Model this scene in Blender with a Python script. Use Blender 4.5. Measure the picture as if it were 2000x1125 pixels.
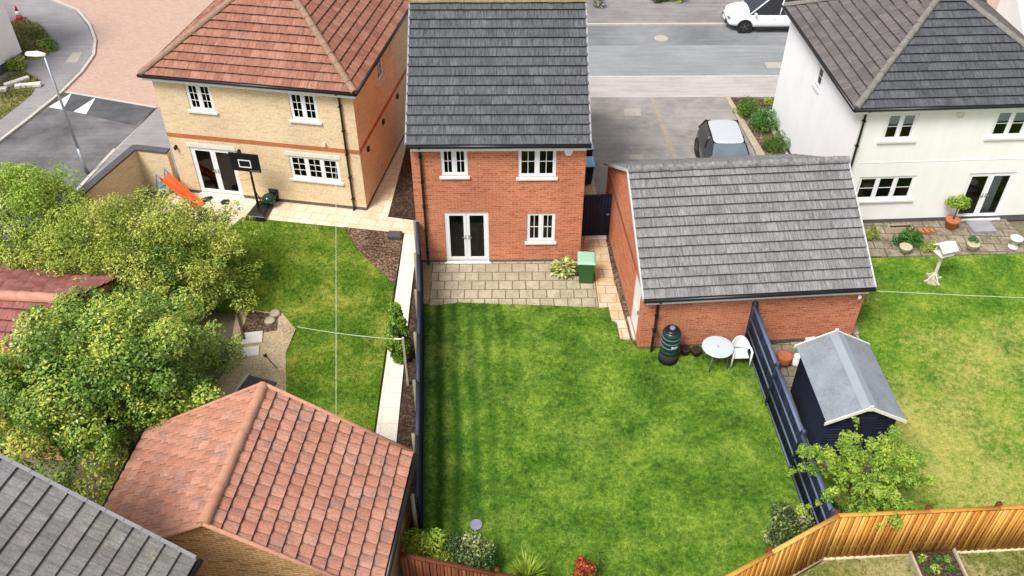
import bpy, math, random
import numpy as np
from mathutils import Vector, Matrix
random.seed(7); rng = np.random.default_rng(7)
R = math.radians
for o in list(bpy.data.objects): bpy.data.objects.remove(o)
S = bpy.context.scene; col = S.collection
# ---------------------------------------------------------------- camera, world, sun, exposure
CF, CP, CY, CH = 1751.1, 0.7091, 0.00883, 19.409
cd = bpy.data.cameras.new('camera'); cam = bpy.data.objects.new('camera', cd); col.objects.link(cam)
cam.location = (0, 0, CH); cam.rotation_euler = (math.pi/2-CP, 0, -CY)
cd.sensor_width = 36; cd.lens = CF/2000*36; cd.clip_start = .1; cd.clip_end = 2000; S.camera = cam
W = bpy.data.worlds.new('World'); S.world = W; W.use_nodes = True
nt = W.node_tree; bg = nt.nodes['Background']
sky = nt.nodes.new('ShaderNodeTexSky'); sky.sky_type = 'NISHITA'; sky.sun_disc = False
SUN_EL, SUN_AZ = R(56), R(-138)      # azimuth measured from +Y towards +X
sky.sun_elevation = SUN_EL; sky.sun_rotation = SUN_AZ; sky.dust_density = 3.; sky.air_density = 1.
hs = nt.nodes.new('ShaderNodeHueSaturation'); hs.inputs['Saturation'].default_value = .30
nt.links.new(sky.outputs[0], hs.inputs['Color']); nt.links.new(hs.outputs[0], bg.inputs[0]); bg.inputs[1].default_value = .11
sd = bpy.data.lights.new('sun', 'SUN'); sd.energy = 2.4; sd.angle = R(20); sd.color = (1, .975, .94)
sun = bpy.data.objects.new('sun', sd); col.objects.link(sun)
sdir = Vector((math.sin(SUN_AZ)*math.cos(SUN_EL), math.cos(SUN_AZ)*math.cos(SUN_EL), math.sin(SUN_EL)))
sun.rotation_euler = sdir.to_track_quat('Z', 'Y').to_euler(); sun.location = sdir*60
S.view_settings.view_transform = 'Standard'; S.view_settings.look = 'None'
S.view_settings.exposure = .68; S.view_settings.gamma = 1

def G(px, py, z=0.):
    """where the sight line through a pixel of the 2000 px photo meets the level z (used for plan positions)"""
    cp, sp = math.cos(CP), math.sin(CP)
    fw = Vector((math.sin(CY)*cp, math.cos(CY)*cp, -sp)); r = Vector((math.cos(CY), -math.sin(CY), 0)); u = r.cross(fw)
    d = fw*CF + r*(px-1000) - u*(py-562.5); t = (z-CH)/d.z
    return (d.x*t, d.y*t)
def GP(l, z=0.): return [G(x, y, z) for x, y in l]

# ---------------------------------------------------------------- mesh builder
class MB:
    def __init__(s): s.v = []; s.f = []; s.uv = []; s.sm = []
    def face(s, pts, uv=None, smooth=False):
        b = len(s.v); s.v += [tuple(p) for p in pts]; s.f.append(tuple(range(b, b+len(pts)))); s.uv.append(uv); s.sm.append(smooth)
    def box(s, x0, x1, y0, y1, z0, z1, M=None):
        P = [Vector((x, y, z)) for z in (z0, z1) for y in (y0, y1) for x in (x0, x1)]
        if M: P = [M @ p for p in P]
        b = len(s.v); s.v += [tuple(p) for p in P]
        for q in ((0,2,3,1),(4,5,7,6),(0,1,5,4),(2,6,7,3),(0,4,6,2),(1,3,7,5)):
            s.f.append(tuple(b+i for i in q)); s.uv.append(None); s.sm.append(False)
        return s
    def prism(s, poly, z0, z1):
        a = sum(poly[i][0]*poly[(i+1)%len(poly)][1]-poly[(i+1)%len(poly)][0]*poly[i][1] for i in range(len(poly)))
        if a < 0: poly = poly[::-1]
        n = len(poly); b = len(s.v)
        s.v += [(x, y, z0) for x, y in poly]+[(x, y, z1) for x, y in poly]
        s.f.append(tuple(b+n+i for i in range(n))); s.uv.append(None); s.sm.append(False)
        for i in range(n):
            j = (i+1) % n; s.f.append((b+i, b+j, b+n+j, b+n+i)); s.uv.append(None); s.sm.append(False)
        return s
    def tube(s, path, rad, n=8, cap=True):
        path = [Vector(p) for p in path]; m = len(path); b = len(s.v)
        if not isinstance(rad, (list, tuple)): rad = [rad]*m
        up = Vector((0, 0, 1))
        for i, p in enumerate(path):
            d = (path[min(i+1, m-1)]-path[max(i-1, 0)]).normalized()
            a = d.cross(up if abs(d.z) < .95 else Vector((1, 0, 0))).normalized(); c = d.cross(a)
            for k in range(n):
                t = 2*math.pi*k/n; s.v.append(tuple(p+(a*math.cos(t)+c*math.sin(t))*rad[i]))
        for i in range(m-1):
            for k in range(n):
                k2 = (k+1) % n; s.f.append((b+i*n+k, b+i*n+k2, b+(i+1)*n+k2, b+(i+1)*n+k)); s.uv.append(None); s.sm.append(n > 5)
        if cap:
            s.f.append(tuple(b+k for k in range(n))[::-1]); s.f.append(tuple(b+(m-1)*n+k for k in range(n)))
            s.uv += [None, None]; s.sm += [False, False]
        return s
    def lathe(s, prof, n=20, c=(0, 0, 0), M=None):
        b = len(s.v)
        for r, z in prof:
            for k in range(n):
                t = 2*math.pi*k/n; p = Vector((r*math.cos(t)+c[0], r*math.sin(t)+c[1], z+c[2]))
                s.v.append(tuple(M @ p if M else p))
        for i in range(len(prof)-1):
            for k in range(n):
                k2 = (k+1) % n; s.f.append((b+i*n+k, b+i*n+k2, b+(i+1)*n+k2, b+(i+1)*n+k)); s.uv.append(None); s.sm.append(True)
        s.f.append(tuple(b+k for k in range(n))[::-1]); s.f.append(tuple(b+(len(prof)-1)*n+k for k in range(n)))
        s.uv += [None, None]; s.sm += [False, False]
        return s
    def loft(s, secs, cap=True):
        n = len(secs[0]); b = len(s.v)
        for q in secs: s.v += [tuple(p) for p in q]
        for i in range(len(secs)-1):
            for k in range(n):
                k2 = (k+1) % n; s.f.append((b+i*n+k, b+i*n+k2, b+(i+1)*n+k2, b+(i+1)*n+k)); s.uv.append(None); s.sm.append(True)
        if cap:
            s.f.append(tuple(b+k for k in range(n))[::-1]); s.f.append(tuple(b+(len(secs)-1)*n+k for k in range(n))); s.uv += [None, None]; s.sm += [True, True]
        return s
    def build(s, name, mat, parent=None, M=None, label=None, bevel=0, subsurf=0):
        me = bpy.data.meshes.new(name); me.from_pydata(s.v, [], s.f)
        uvl = me.uv_layers.new(name='UVMap'); li = 0
        data = np.zeros(len(me.loops)*2, np.float32)
        V = s.v
        for f, uv in zip(s.f, s.uv):
            if uv is None:
                p = [Vector(V[i]) for i in f]
                n = Vector((0, 0, 0))
                for i in range(len(p)):
                    a, c = p[i], p[(i+1) % len(p)]
                    n += Vector(((a.y-c.y)*(a.z+c.z), (a.z-c.z)*(a.x+c.x), (a.x-c.x)*(a.y+c.y)))
                if n.length > 0: n.normalize()
                if abs(n.z) > .75: uv = [(q.x, q.y) for q in p]
                else:
                    t = Vector((-n.y, n.x, 0)); t = t.normalized() if t.length > 1e-6 else Vector((1, 0, 0))
                    uv = [(q.dot(t), q.z) for q in p]
            for u in uv: data[2*li] = u[0]; data[2*li+1] = u[1]; li += 1
        uvl.data.foreach_set('uv', data)
        me.polygons.foreach_set('use_smooth', s.sm); me.materials.append(mat); me.validate(); me.update()
        o = bpy.data.objects.new(name, me); col.objects.link(o)
        if parent: o.parent = parent
        if M is not None: o.matrix_local = M
        if label: o['label'] = label
        if bevel:
            m = o.modifiers.new('bevel', 'BEVEL'); m.width = bevel; m.segments = 2; m.limit_method = 'ANGLE'
        if subsurf:
            m = o.modifiers.new('sub', 'SUBSURF'); m.levels = subsurf; m.render_levels = subsurf
        return o
def each(name, mat, parent, items, fn):
    """one object per item: fn fills a fresh builder"""
    for it in items:
        q_ = MB(); fn(q_, *it); q_.build(name, mat, parent)
def tag(o, label, cat, group=None):
    o['label'] = label; o['category'] = cat
    if group: o['group'] = group
    return o
def empty(name, loc, rz, label, cat, group=None):
    o = bpy.data.objects.new(name, None); o.empty_display_size = .3; col.objects.link(o)
    o.location = loc if len(loc) == 3 else (loc[0], loc[1], 0); o.rotation_euler = (0, 0, rz)
    return tag(o, label, cat, group)
def structure(o): o['kind'] = 'structure'; return o
def copy_tree(o, loc, rz, label, parent=None):
    c = o.copy(); col.objects.link(c)
    if parent is None: c.location = loc; c.rotation_euler = (0, 0, rz); c['label'] = label
    else: c.parent = parent
    for ch in [x for x in bpy.data.objects if x.parent == o]: copy_tree(ch, None, 0, None, c)
    return c

# ---------------------------------------------------------------- materials
class NT:
    def __init__(s, name):
        s.m = bpy.data.materials.new(name); s.m.use_nodes = True; s.t = s.m.node_tree; s.p = s.t.nodes['Principled BSDF']
    def n(s, typ, **kw):
        nd = s.t.nodes.new('ShaderNode'+typ)
        for k, v in kw.items():
            if hasattr(nd, k): setattr(nd, k, v)
        return nd
    def l(s, a, b): s.t.links.new(a, b)
    def coord(s, kind='Object', scale=(1, 1, 1)):
        tc = s.n('TexCoord'); mp = s.n('Mapping'); mp.inputs['Scale'].default_value = scale; s.l(tc.outputs[kind], mp.inputs[0]); return mp.outputs[0]
    def noise(s, vec, scale, detail=3, rough=.6):
        nd = s.n('TexNoise'); nd.inputs['Scale'].default_value = scale; nd.inputs['Detail'].default_value = detail; nd.inputs['Roughness'].default_value = rough
        s.l(vec, nd.inputs['Vector']); return nd.outputs[0]
    def ramp(s, fac, stops, interp='LINEAR'):
        r = s.n('ValToRGB'); r.color_ramp.interpolation = interp; e = r.color_ramp.elements
        while len(e) < len(stops): e.new(.5)
        for i, (p, c) in enumerate(stops):
            e[i].position = p; e[i].color = (c[0], c[1], c[2], 1) if not isinstance(c, (int, float)) else (c, c, c, 1)
        s.l(fac, r.inputs[0]); return r.outputs[0]
    def mix(s, fac, a, b, mode='MIX'):
        m = s.n('Mix', data_type='RGBA', blend_type=mode)
        for sock, v in ((m.inputs[0], fac), (m.inputs[6], a), (m.inputs[7], b)):
            if isinstance(v, (int, float)): sock.default_value = v
            elif isinstance(v, tuple): sock.default_value = (v[0], v[1], v[2], 1)
            else: s.l(v, sock)
        return m.outputs[2]
    def math(s, op, a, b=None, c=None):
        m = s.n('Math', operation=op)
        for i, v in enumerate((a, b, c)):
            if v is None: continue
            if isinstance(v, (int, float)): m.inputs[i].default_value = v
            else: s.l(v, m.inputs[i])
        return m.outputs[0]
    def bump(s, h, strength=.3, dist=.01):
        b = s.n('Bump'); b.inputs['Strength'].default_value = strength; b.inputs['Distance'].default_value = dist
        s.l(h, b.inputs['Height']); s.l(b.outputs[0], s.p.inputs['Normal'])
    def out(s, colr, rough=.8, metallic=0, spec=.3):
        if isinstance(colr, tuple): s.p.inputs['Base Color'].default_value = (*colr[:3], 1)
        else: s.l(colr, s.p.inputs['Base Color'])
        s.p.inputs['Roughness'].default_value = rough; s.p.inputs['Metallic'].default_value = metallic
        s.p.inputs['Specular IOR Level'].default_value = spec
        return s.m
def mul(c, k): return tuple(x*k for x in c)
def plain(name, c, rough=.6, metallic=0, spec=.4, var=.25, scale=3., bump=0, bscale=40):
    m = NT(name); v = m.coord()
    k = m.noise(v, scale, 4); k2 = m.noise(v, scale*9, 3)
    cc = m.ramp(m.mix(.4, k, k2), [(.3, mul(c, 1-var)), (.7, mul(c, 1+var*.6))])
    if bump: m.bump(m.noise(v, bscale, 3), bump, .01)
    return m.out(cc, rough, metallic, spec)
def speck(name, stops, scale=30, big=.7, rough=.95, bump=.6, bd=.01, amt=.45):
    m = NT(name); v = m.coord()
    f = m.mix(amt, m.noise(v, scale, 4, .7), m.noise(v, big, 4, .6))
    c = m.ramp(f, stops); m.bump(m.noise(v, scale, 3), bump, bd); return m.out(c, rough, 0, .2)
def brick(name, c1, c2, mortar, w=.225, h=.075, ms=.01, stain=(.6, 1.15), third=None, rough=.9):
    m = NT(name); uv = m.coord('UV'); b = m.n('TexBrick')
    b.inputs['Color1'].default_value = (*c1, 1); b.inputs['Color2'].default_value = (*c2, 1); b.inputs['Mortar'].default_value = (*mortar, 1)
    for k, x in (('Scale', 1), ('Mortar Size', ms), ('Mortar Smooth', .2), ('Bias', 0), ('Brick Width', w), ('Row Height', h)): b.inputs[k].default_value = x
    m.l(uv, b.inputs['Vector']); c = b.outputs[0]
    if third:
        wn = m.n('TexWhiteNoise', noise_dimensions='2D'); sp = m.n('SeparateXYZ'); m.l(uv, sp.inputs[0]); cb = m.n('CombineXYZ')
        row = m.math('FLOOR', m.math('DIVIDE', sp.outputs[1], h)); off = m.math('MULTIPLY', m.math('MODULO', row, 2.), .5)
        m.l(m.math('FLOOR', m.math('ADD', m.math('DIVIDE', sp.outputs[0], w), off)), cb.inputs[0]); m.l(row, cb.inputs[1]); m.l(cb.outputs[0], wn.inputs[0])
        sel = m.math('GREATER_THAN', wn.outputs[0], .86); sel = m.math('MULTIPLY', sel, m.math('SUBTRACT', 1., b.outputs[1])); c = m.mix(m.math('MULTIPLY', sel, .8), c, third)
    st = m.ramp(m.noise(uv, .55, 5, .65), [(.3, stain[0]), (.62, stain[1])])
    c = m.mix(1., c, st, 'MULTIPLY')
    st2 = m.ramp(m.noise(uv, 14, 3), [(.3, .82), (.7, 1.12)]); c = m.mix(1., c, st2, 'MULTIPLY')
    m.bump(m.math('SUBTRACT', 1., b.outputs[1]), .6, .006)
    return m.out(c, rough, 0, .2)
def tiles(name, cols, streak=.35, lichen=None, joint=.35, lam=.55, lsc=1.1, rough=.8, pt=.28, lap_shade=.62):
    """UV is counted in tiles (u) and courses (v)"""
    m = NT(name); uv = m.coord('UV'); sp = m.n('SeparateXYZ'); m.l(uv, sp.inputs[0]); u, v = sp.outputs[0], sp.outputs[1]
    cb = m.n('CombineXYZ'); m.l(m.math('FLOOR', u), cb.inputs[0]); m.l(m.math('FLOOR', v), cb.inputs[1])
    wn = m.n('TexWhiteNoise', noise_dimensions='2D'); m.l(cb.outputs[0], wn.inputs[0])
    o = m.coord('Object')
    f = m.math('ADD', m.math('MULTIPLY', wn.outputs[0], pt), m.math('MULTIPLY', m.noise(o, 1.3, 5, .65), 1-pt))
    c = m.ramp(f, [(.25, cols[0]), (.5, cols[1]), (.75, cols[2])])
    cs = m.n('CombineXYZ'); m.l(m.math('MULTIPLY', u, 7.), cs.inputs[0]); m.l(m.math('MULTIPLY', v, .9), cs.inputs[1])
    s_ = m.ramp(m.noise(cs.outputs[0], 1., 3, .6), [(.33, 1-streak), (.68, 1+streak)])
    c = m.mix(1., c, s_, 'MULTIPLY')
    fine = m.ramp(m.noise(o, 22, 3, .7), [(.35, .8), (.7, 1.16)]); c = m.mix(1., c, fine, 'MULTIPLY')
    if lichen: 
        lf = m.ramp(m.mix(.45, m.noise(o, lsc, 4, .7), m.noise(o, 16, 3, .7)), [(lam, 0.), (lam+.06, 1.)]); c = m.mix(m.math('MULTIPLY', lf, .75), c, lichen)
    fu = m.math('FRACT', u); j = m.math('MULTIPLY', m.math('LESS_THAN', m.math('ABSOLUTE', m.math('SUBTRACT', fu, .5)), .47), 1.)
    jm = m.math('ADD', m.math('MULTIPLY', j, joint), 1-joint); c = m.mix(1., c, jm, 'MULTIPLY')
    fv = m.math('ADD', m.math('FRACT', v), m.math('MULTIPLY', m.math('SUBTRACT', m.noise(o, 5, 3, .7), .5), .10))   # contact shade under each lapping course, painted into the tile colour
    dm = m.ramp(fv, [(.0, 1.), (.83, 1.), (.93, 1-lap_shade), (1., 1-lap_shade)]); c = m.mix(1., c, dm, 'MULTIPLY')
    m.bump(m.math('ADD', m.noise(o, 30, 3), m.math('MULTIPLY', j, 1.)), .5, .006)
    return m.out(c, rough, 0, .35)
def asphalt(name, c, var=.3, warm=None, rough=.85, sc=.35):
    m = NT(name); v = m.coord(); big = m.noise(v, sc, 5, .65)
    cc = m.ramp(big, [(.3, mul(c, 1-var)), (.7, mul(c, 1+var))])
    cc = m.mix(1., cc, m.ramp(m.noise(v, 45, 2, .8), [(.3, .72), (.72, 1.3)]), 'MULTIPLY')
    cc = m.mix(1., cc, m.ramp(m.noise(m.coord(scale=(.25, 3, 1)), 1.6, 4, .7), [(.35, .88), (.65, 1.12)]), 'MULTIPLY')
    if warm: cc = m.mix(m.ramp(m.noise(v, 2.2, 4, .7), [(.45, 0.), (.68, .6)]), cc, warm)
    m.bump(m.noise(v, 90, 2), .4, .004); return m.out(cc, rough, 0, .35)
def slabs(name, c1, c2, c3, mortar, w, h, ms=.012, off=.5, rot=0, stain=.5):
    m = NT(name); tc = m.n('TexCoord'); mp = m.n('Mapping'); mp.inputs['Rotation'].default_value = (0, 0, rot); m.l(tc.outputs['Object'], mp.inputs[0]); uv = mp.outputs[0]
    # a little wobble so that joints are not ruled lines
    nz = m.n('TexNoise'); nz.inputs['Scale'].default_value = 3.; m.l(uv, nz.inputs['Vector'])
    va = m.n('VectorMath', operation='MULTIPLY_ADD'); m.l(nz.outputs[1], va.inputs[0]); va.inputs[1].default_value = (.03, .03, 0); m.l(uv, va.inputs[2]); uv = va.outputs[0]
    b = m.n('TexBrick'); b.offset = off
    b.inputs['Color1'].default_value = (*c1, 1); b.inputs['Color2'].default_value = (*c2, 1); b.inputs['Mortar'].default_value = (*mortar, 1)
    for k, x in (('Scale', 1), ('Mortar Size', ms), ('Mortar Smooth', .3), ('Bias', 0), ('Brick Width', w), ('Row Height', h)): b.inputs[k].default_value = x
    m.l(uv, b.inputs['Vector']); c = b.outputs[0]
    c = m.mix(m.ramp(m.mix(.4, m.noise(uv, 1.6, 5, .7), m.noise(uv, 12, 3)), [(.42, 0.), (.62, stain)]), c, c3)
    c = m.mix(1., c, m.ramp(m.noise(uv, 35, 3), [(.3, .85), (.7, 1.1)]), 'MULTIPLY')
    m.bump(m.math('SUBTRACT', 1., b.outputs[1]), .5, .01); return m.out(c, .85, 0, .3)
def grassmat(name, dark, mid, light, straw, amt=.5, width=.1, stripes=False, psc=.35, bare=None, green_y=None):
    m = NT(name); v = m.coord()
    f = m.mix(.5, m.noise(v, .8, 5, .65), m.noise(v, 7., 5, .8))
    c = m.ramp(f, [(.38, dark), (.5, mid), (.62, light)])
    c = m.mix(1., c, m.ramp(m.noise(v, 34, 3, .8), [(.3, .62), (.7, 1.35)]), 'MULTIPLY')
    if stripes:
        sp = m.n('SeparateXYZ'); wv = m.n('VectorMath', operation='ADD'); nn = m.n('TexNoise'); nn.inputs['Scale'].default_value = .5; m.l(v, nn.inputs['Vector'])
        m.l(v, sp.inputs[0]); x = m.math('ADD', sp.outputs[0], m.math('MULTIPLY', sp.outputs[1], .055)); x = m.math('ADD', x, m.math('MULTIPLY', nn.outputs[0], .25))
        s_ = m.math('MULTIPLY', m.math('ADD', m.math('SINE', m.math('MULTIPLY', x, 13.)), 1.), .5)
        mask = m.ramp(sp.outputs[0], [(.0, 1.), (.5, 0.)]); 
        mr = m.n('MapRange'); m.l(sp.outputs[0], mr.inputs[0]); mr.inputs[1].default_value = -1.6; mr.inputs[2].default_value = .8; mr.inputs[3].default_value = 1; mr.inputs[4].default_value = .08
        c = m.mix(m.math('MULTIPLY', m.math('MULTIPLY', s_, mr.outputs[0]), .95), c, mul(dark, 1.0))
    g = m.mix(.5, m.noise(v, psc, 4, .6), m.noise(v, 5.5, 5, .75))
    if green_y:
        s2 = m.n('SeparateXYZ'); m.l(v, s2.inputs[0]); q = m.n('MapRange'); m.l(s2.outputs[1], q.inputs[0])
        for i_, x_ in enumerate((green_y[0], green_y[1], 0., .13)): q.inputs[i_+1].default_value = x_
        g = m.math('SUBTRACT', g, q.outputs[0])
    c = m.mix(m.ramp(g, [(amt, 0.), (amt+width, .85)]), c, straw)
    if bare: c = m.mix(m.ramp(m.noise(v, .9, 3, .5), [(.66, 0.), (.72, .7)]), c, bare)
    m.bump(m.noise(v, 60, 3), .7, .02); return m.out(c, .9, 0, .15)
def leafmat(name, stops, trans=.25, rough=.5):
    m = NT(name); at = m.n('Attribute'); at.attribute_name = 'tint'
    c = m.ramp(at.outputs['Fac'], stops)
    m.out(c, rough, 0, .35)
    tr = m.n('BsdfTranslucent'); m.l(c, tr.inputs[0]); mx = m.n('MixShader'); mx.inputs[0].default_value = trans
    m.l(m.p.outputs[0], mx.inputs[1]); m.l(tr.outputs[0], mx.inputs[2]); m.l(mx.outputs[0], m.t.nodes['Material Output'].inputs[0])
    return m.m

def rendered(name, c):
    m = NT(name); v = m.coord(); k = m.ramp(m.noise(v, .7, 4), [(.3, mul(c, .95)), (.7, mul(c, 1.03))])
    st = m.ramp(m.noise(m.coord(scale=(3, 3, .35)), 1.6, 5, .7), [(.36, .965), (.6, 1.0)]); k = m.mix(1., k, st, 'MULTIPLY')
    m.bump(m.noise(v, 60, 3), .15, .01); return m.out(k, .9, 0, .25)
M = {}
M['brick_orange'] = brick('orange_brick', (.52, .15, .07), (.60, .215, .11), (.54, .33, .22), third=(.40, .10, .055), stain=(.84, 1.12), ms=.007)
M['brick_buff'] = brick('buff_brick', (.80, .63, .40), (.76, .57, .34), (.72, .58, .40), third=(.68, .49, .29), stain=(.86, 1.06), ms=.007)
M['brick_buff_dark'] = brick('buff_brick_patterned', (.55, .33, .14), (.62, .40, .19), (.35, .2, .1), third=(.3, .16, .07), stain=(.85, 1.1), ms=.013)
M['band'] = brick('red_band_brick', (.45, .12, .045), (.52, .16, .06), (.45, .2, .1), stain=(.9, 1.1))
M['plinth'] = brick('dark_plinth_brick', (.10, .075, .06), (.15, .12, .10), (.2, .18, .16), stain=(.7, 1.1))
M['render'] = rendered('white_render', (.90, .905, .91))
M['render_cream'] = rendered('cream_render', (.87, .86, .82))
M['plinth_grey'] = plain('grey_plinth', (.10, .10, .105), .9, var=.35, scale=2, bump=.3)
M['tile_slate'] = tiles('slate_grey_tiles', [(.068, .07, .077), (.086, .089, .097), (.115, .118, .126)], .42, lichen=(.22, .2, .16), lam=.62)
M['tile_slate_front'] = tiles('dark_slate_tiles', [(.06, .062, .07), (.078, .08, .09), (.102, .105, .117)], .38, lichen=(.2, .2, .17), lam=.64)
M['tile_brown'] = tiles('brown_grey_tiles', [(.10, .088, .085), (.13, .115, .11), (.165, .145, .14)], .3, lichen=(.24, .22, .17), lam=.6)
M['tile_grey'] = tiles('warm_grey_tiles', [(.165, .157, .157), (.205, .197, .195), (.25, .24, .237)], .34, lichen=(.33, .31, .27), lam=.62)
M['tile_old'] = tiles('weathered_grey_tiles', [(.155, .142, .135), (.20, .185, .172), (.25, .237, .22)], .22, lichen=(.36, .30, .15), lam=.60, joint=.15, lap_shade=.5)
M['tile_red'] = tiles('red_brown_tiles', [(.24, .095, .06), (.31, .13, .085), (.39, .19, .13)], .25, lichen=(.16, .10, .09), lam=.57, lsc=2.)
M['tile_maroon'] = tiles('maroon_tiles', [(.20, .06, .055), (.30, .10, .085), (.40, .17, .14)], .25, lichen=(.14, .08, .08), lam=.56, lsc=2.)
M['tile_terra'] = tiles('terracotta_tiles', [(.40, .165, .10), (.48, .22, .145), (.54, .28, .20)], .16, lichen=(.26, .17, .15), lam=.52, lsc=2.2, joint=.42, lap_shade=.7)
M['ridge_terra'] = plain('terracotta_ridge', (.50, .25, .16), .8, var=.3, scale=4, bump=.2)
M['ridge_grey'] = plain('grey_ridge', (.20, .185, .165), .9, var=.4, scale=5, bump=.3)
M['ridge_moss'] = plain('mossy_ridge', (.30, .25, .13), .95, var=.5, scale=6, bump=.5)
M['ridge_brown'] = plain('brown_ridge', (.30, .19, .13), .9, var=.4, scale=5, bump=.3)
M['white'] = plain('white_upvc', (.82, .82, .82), .4, var=.04, scale=5)
M['white_dirty'] = plain('white_stone', (.72, .69, .62), .7, var=.15, scale=6)
M['black'] = plain('black_plastic', (.012, .012, .014), .35, var=.3)
M['black_matt'] = plain('black_rubber', (.02, .02, .022), .8, var=.3)
M['rim'] = plain('dark_alloy', (.16, .16, .17), .3, .8)
M['metal'] = plain('galvanised', (.42, .46, .50), .4, .6, var=.15)
M['floor'] = plain('interior_floor', (.25, .23, .21), .7, var=.2)
M['blind'] = plain('grey_blind', (.75, .77, .76), .8, var=.08)
m = NT('window_glass'); gl = m.n('BsdfGlossy'); gl.inputs['Roughness'].default_value = .03; tr = m.n('BsdfTransparent'); tr.inputs[0].default_value = (.72, .76, .78, 1)
fr = m.n('Fresnel'); fr.inputs[0].default_value = 1.5; mx = m.n('MixShader'); m.l(fr.outputs[0], mx.inputs[0]); m.l(tr.outputs[0], mx.inputs[1]); m.l(gl.outputs[0], mx.inputs[2]); m.l(mx.outputs[0], m.t.nodes['Material Output'].inputs[0]); M['glass'] = m.m
M['car_glass'] = plain('car_glass', (.02, .025, .03), .06, 0, .8)
M['windscreen'] = plain('windscreen_painted_reflection', (.16, .21, .23), .12, .3, .8, var=.25, scale=2)  # pale sky reflection put into the glass colour; headlights share it
m = NT('white_car_paint'); m.out((.82, .83, .84), .25, 0, .5); m.p.inputs['Coat Weight'].default_value = .6; M['car_white'] = m.m
m = NT('black_car_paint'); m.out((.012, .012, .014), .22, 0, .5); m.p.inputs['Coat Weight'].default_value = .6; M['car_black'] = m.m
m = NT('roof_painted_reflection'); m.out((.66, .68, .71), .28, .35, .5); m.p.inputs['Coat Weight'].default_value = .6; M['car_roof_sky'] = m.m  # sky reflection on the black car's roof, put into its paint colour
M['navy'] = plain('navy_fence_paint', (.011, .016, .032), .55, var=.35, scale=2, bump=.2)
M['navy_light'] = plain('weathered_navy_rail', (.055, .07, .13), .6, var=.3)
M['navy_shed'] = plain('navy_shed_paint', (.014, .018, .040), .6, var=.3)
M['post_pale'] = plain('pale_fence_post', (.45, .40, .28), .85, var=.3, scale=8)
M['felt'] = plain('grey_roofing_felt', (.24, .262, .285), .9, var=.35, scale=1.4, bump=.4, bscale=50)
M['bargeboard'] = plain('cream_bargeboard', (.78, .75, .65), .6, var=.08)
def wood(name, stops, rough=.8):
    m = NT(name); at = m.n('Attribute'); at.attribute_name = 'tint'; v = m.coord(scale=(6, 6, .6))
    c = m.ramp(at.outputs['Fac'], stops); c = m.mix(1., c, m.ramp(m.noise(v, 3., 4, .7), [(.3, .8), (.7, 1.18)]), 'MULTIPLY'); m.bump(m.noise(v, 6, 3), .3, .005); return m.out(c, rough, 0, .25)
M['wood_orange'] = wood('new_orange_timber', [(0, (.38, .145, .025)), (.5, (.60, .27, .05)), (1, (.74, .40, .10))])
M['wood_brown'] = wood('red_brown_timber', [(0, (.10, .028, .013)), (.5, (.15, .045, .02)), (1, (.21, .07, .032))])
M['timber_old'] = plain('weathered_timber', (.42, .35, .25), .9, var=.3, scale=4, bump=.3)
M['verge_grey'] = plain('pale_grey_verge', (.48, .49, .50), .8, var=.2)
M['coping'] = plain('dark_coping', (.09, .085, .09), .8, var=.3)
M['coping_grey'] = plain('grey_coping', (.30, .29, .31), .8, var=.2)
M['road'] = asphalt('street_asphalt', (.25, .262, .268), .14, sc=.25)
M['road_dark'] = asphalt('dark_asphalt', (.135, .13, .135), .5, sc=.5)
M['road_hump'] = asphalt('hump_asphalt', (.085, .085, .09), .4, sc=.8)
M['pavement'] = asphalt('pavement_asphalt', (.40, .37, .345), .12)
M['pavement_grey'] = asphalt('grey_pavement', (.26, .245, .25), .18)
M['pavement_far'] = asphalt('far_pavement', (.23, .215, .21), .3)
M['drive'] = asphalt('driveway_asphalt', (.26, .24, .225), .28, warm=(.36, .325, .29), sc=.6)
M['divider'] = slabs('tan_paver_row', (.42, .35, .28), (.36, .30, .24), (.28, .24, .18), (.2, .17, .13), .2, .1, .008)
M['kerb'] = plain('concrete_kerb', (.50, .47, .43), .9, var=.2, scale=3)
M['paint'] = plain('white_road_paint', (.80, .80, .79), .7, var=.08)
M['cover'] = plain('inspection_cover', (.42, .375, .33), .8, var=.25, scale=8)
M['pink_block'] = slabs('pink_block_paving', (.47, .29, .22), (.54, .36, .285), (.47, .36, .30), (.38, .26, .21), .2, .1, .008, rot=.3, stain=.5)
M['patio'] = slabs('patio_slabs', (.50, .43, .32), (.40, .345, .25), (.25, .21, .13), (.12, .09, .05), .45, .45, .02, off=.5, stain=.75)
M['flags'] = slabs('riven_flagstones', (.62, .47, .29), (.56, .50, .40), (.46, .29, .13), (.28, .21, .13), .55, .42, .016, off=.4, stain=.75)
M['pale_flags'] = slabs('pale_flagstones', (.72, .66, .54), (.66, .57, .42), (.58, .40, .20), (.36, .30, .22), .62, .42, .012, off=.5, rot=.18, stain=.6)
M['path_slabs'] = slabs('pale_path_slabs', (.76, .70, .60), (.73, .68, .59), (.66, .58, .46), (.55, .5, .42), 1.6, .6, .008, off=0, rot=-.02, stain=.25)
M['old_slabs'] = slabs('mossy_old_slabs', (.34, .29, .22), (.26, .21, .16), (.11, .09, .05), (.09, .07, .04), .6, .45, .02, off=.5, rot=.05, stain=.9)
M['earth'] = speck('dark_soil', [(.38, (.014, .009, .006)), (.5, (.05, .03, .02)), (.64, (.16, .10, .065))], 16, amt=.25)
M['bark'] = speck('bark_mulch', [(.38, (.02, .012, .008)), (.5, (.09, .055, .035)), (.62, (.32, .21, .14))], 15, amt=.25)
M['gravel'] = speck('brown_gravel', [(.3, (.10, .07, .04)), (.5, (.27, .19, .10)), (.7, (.48, .37, .23))], 26)
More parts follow.
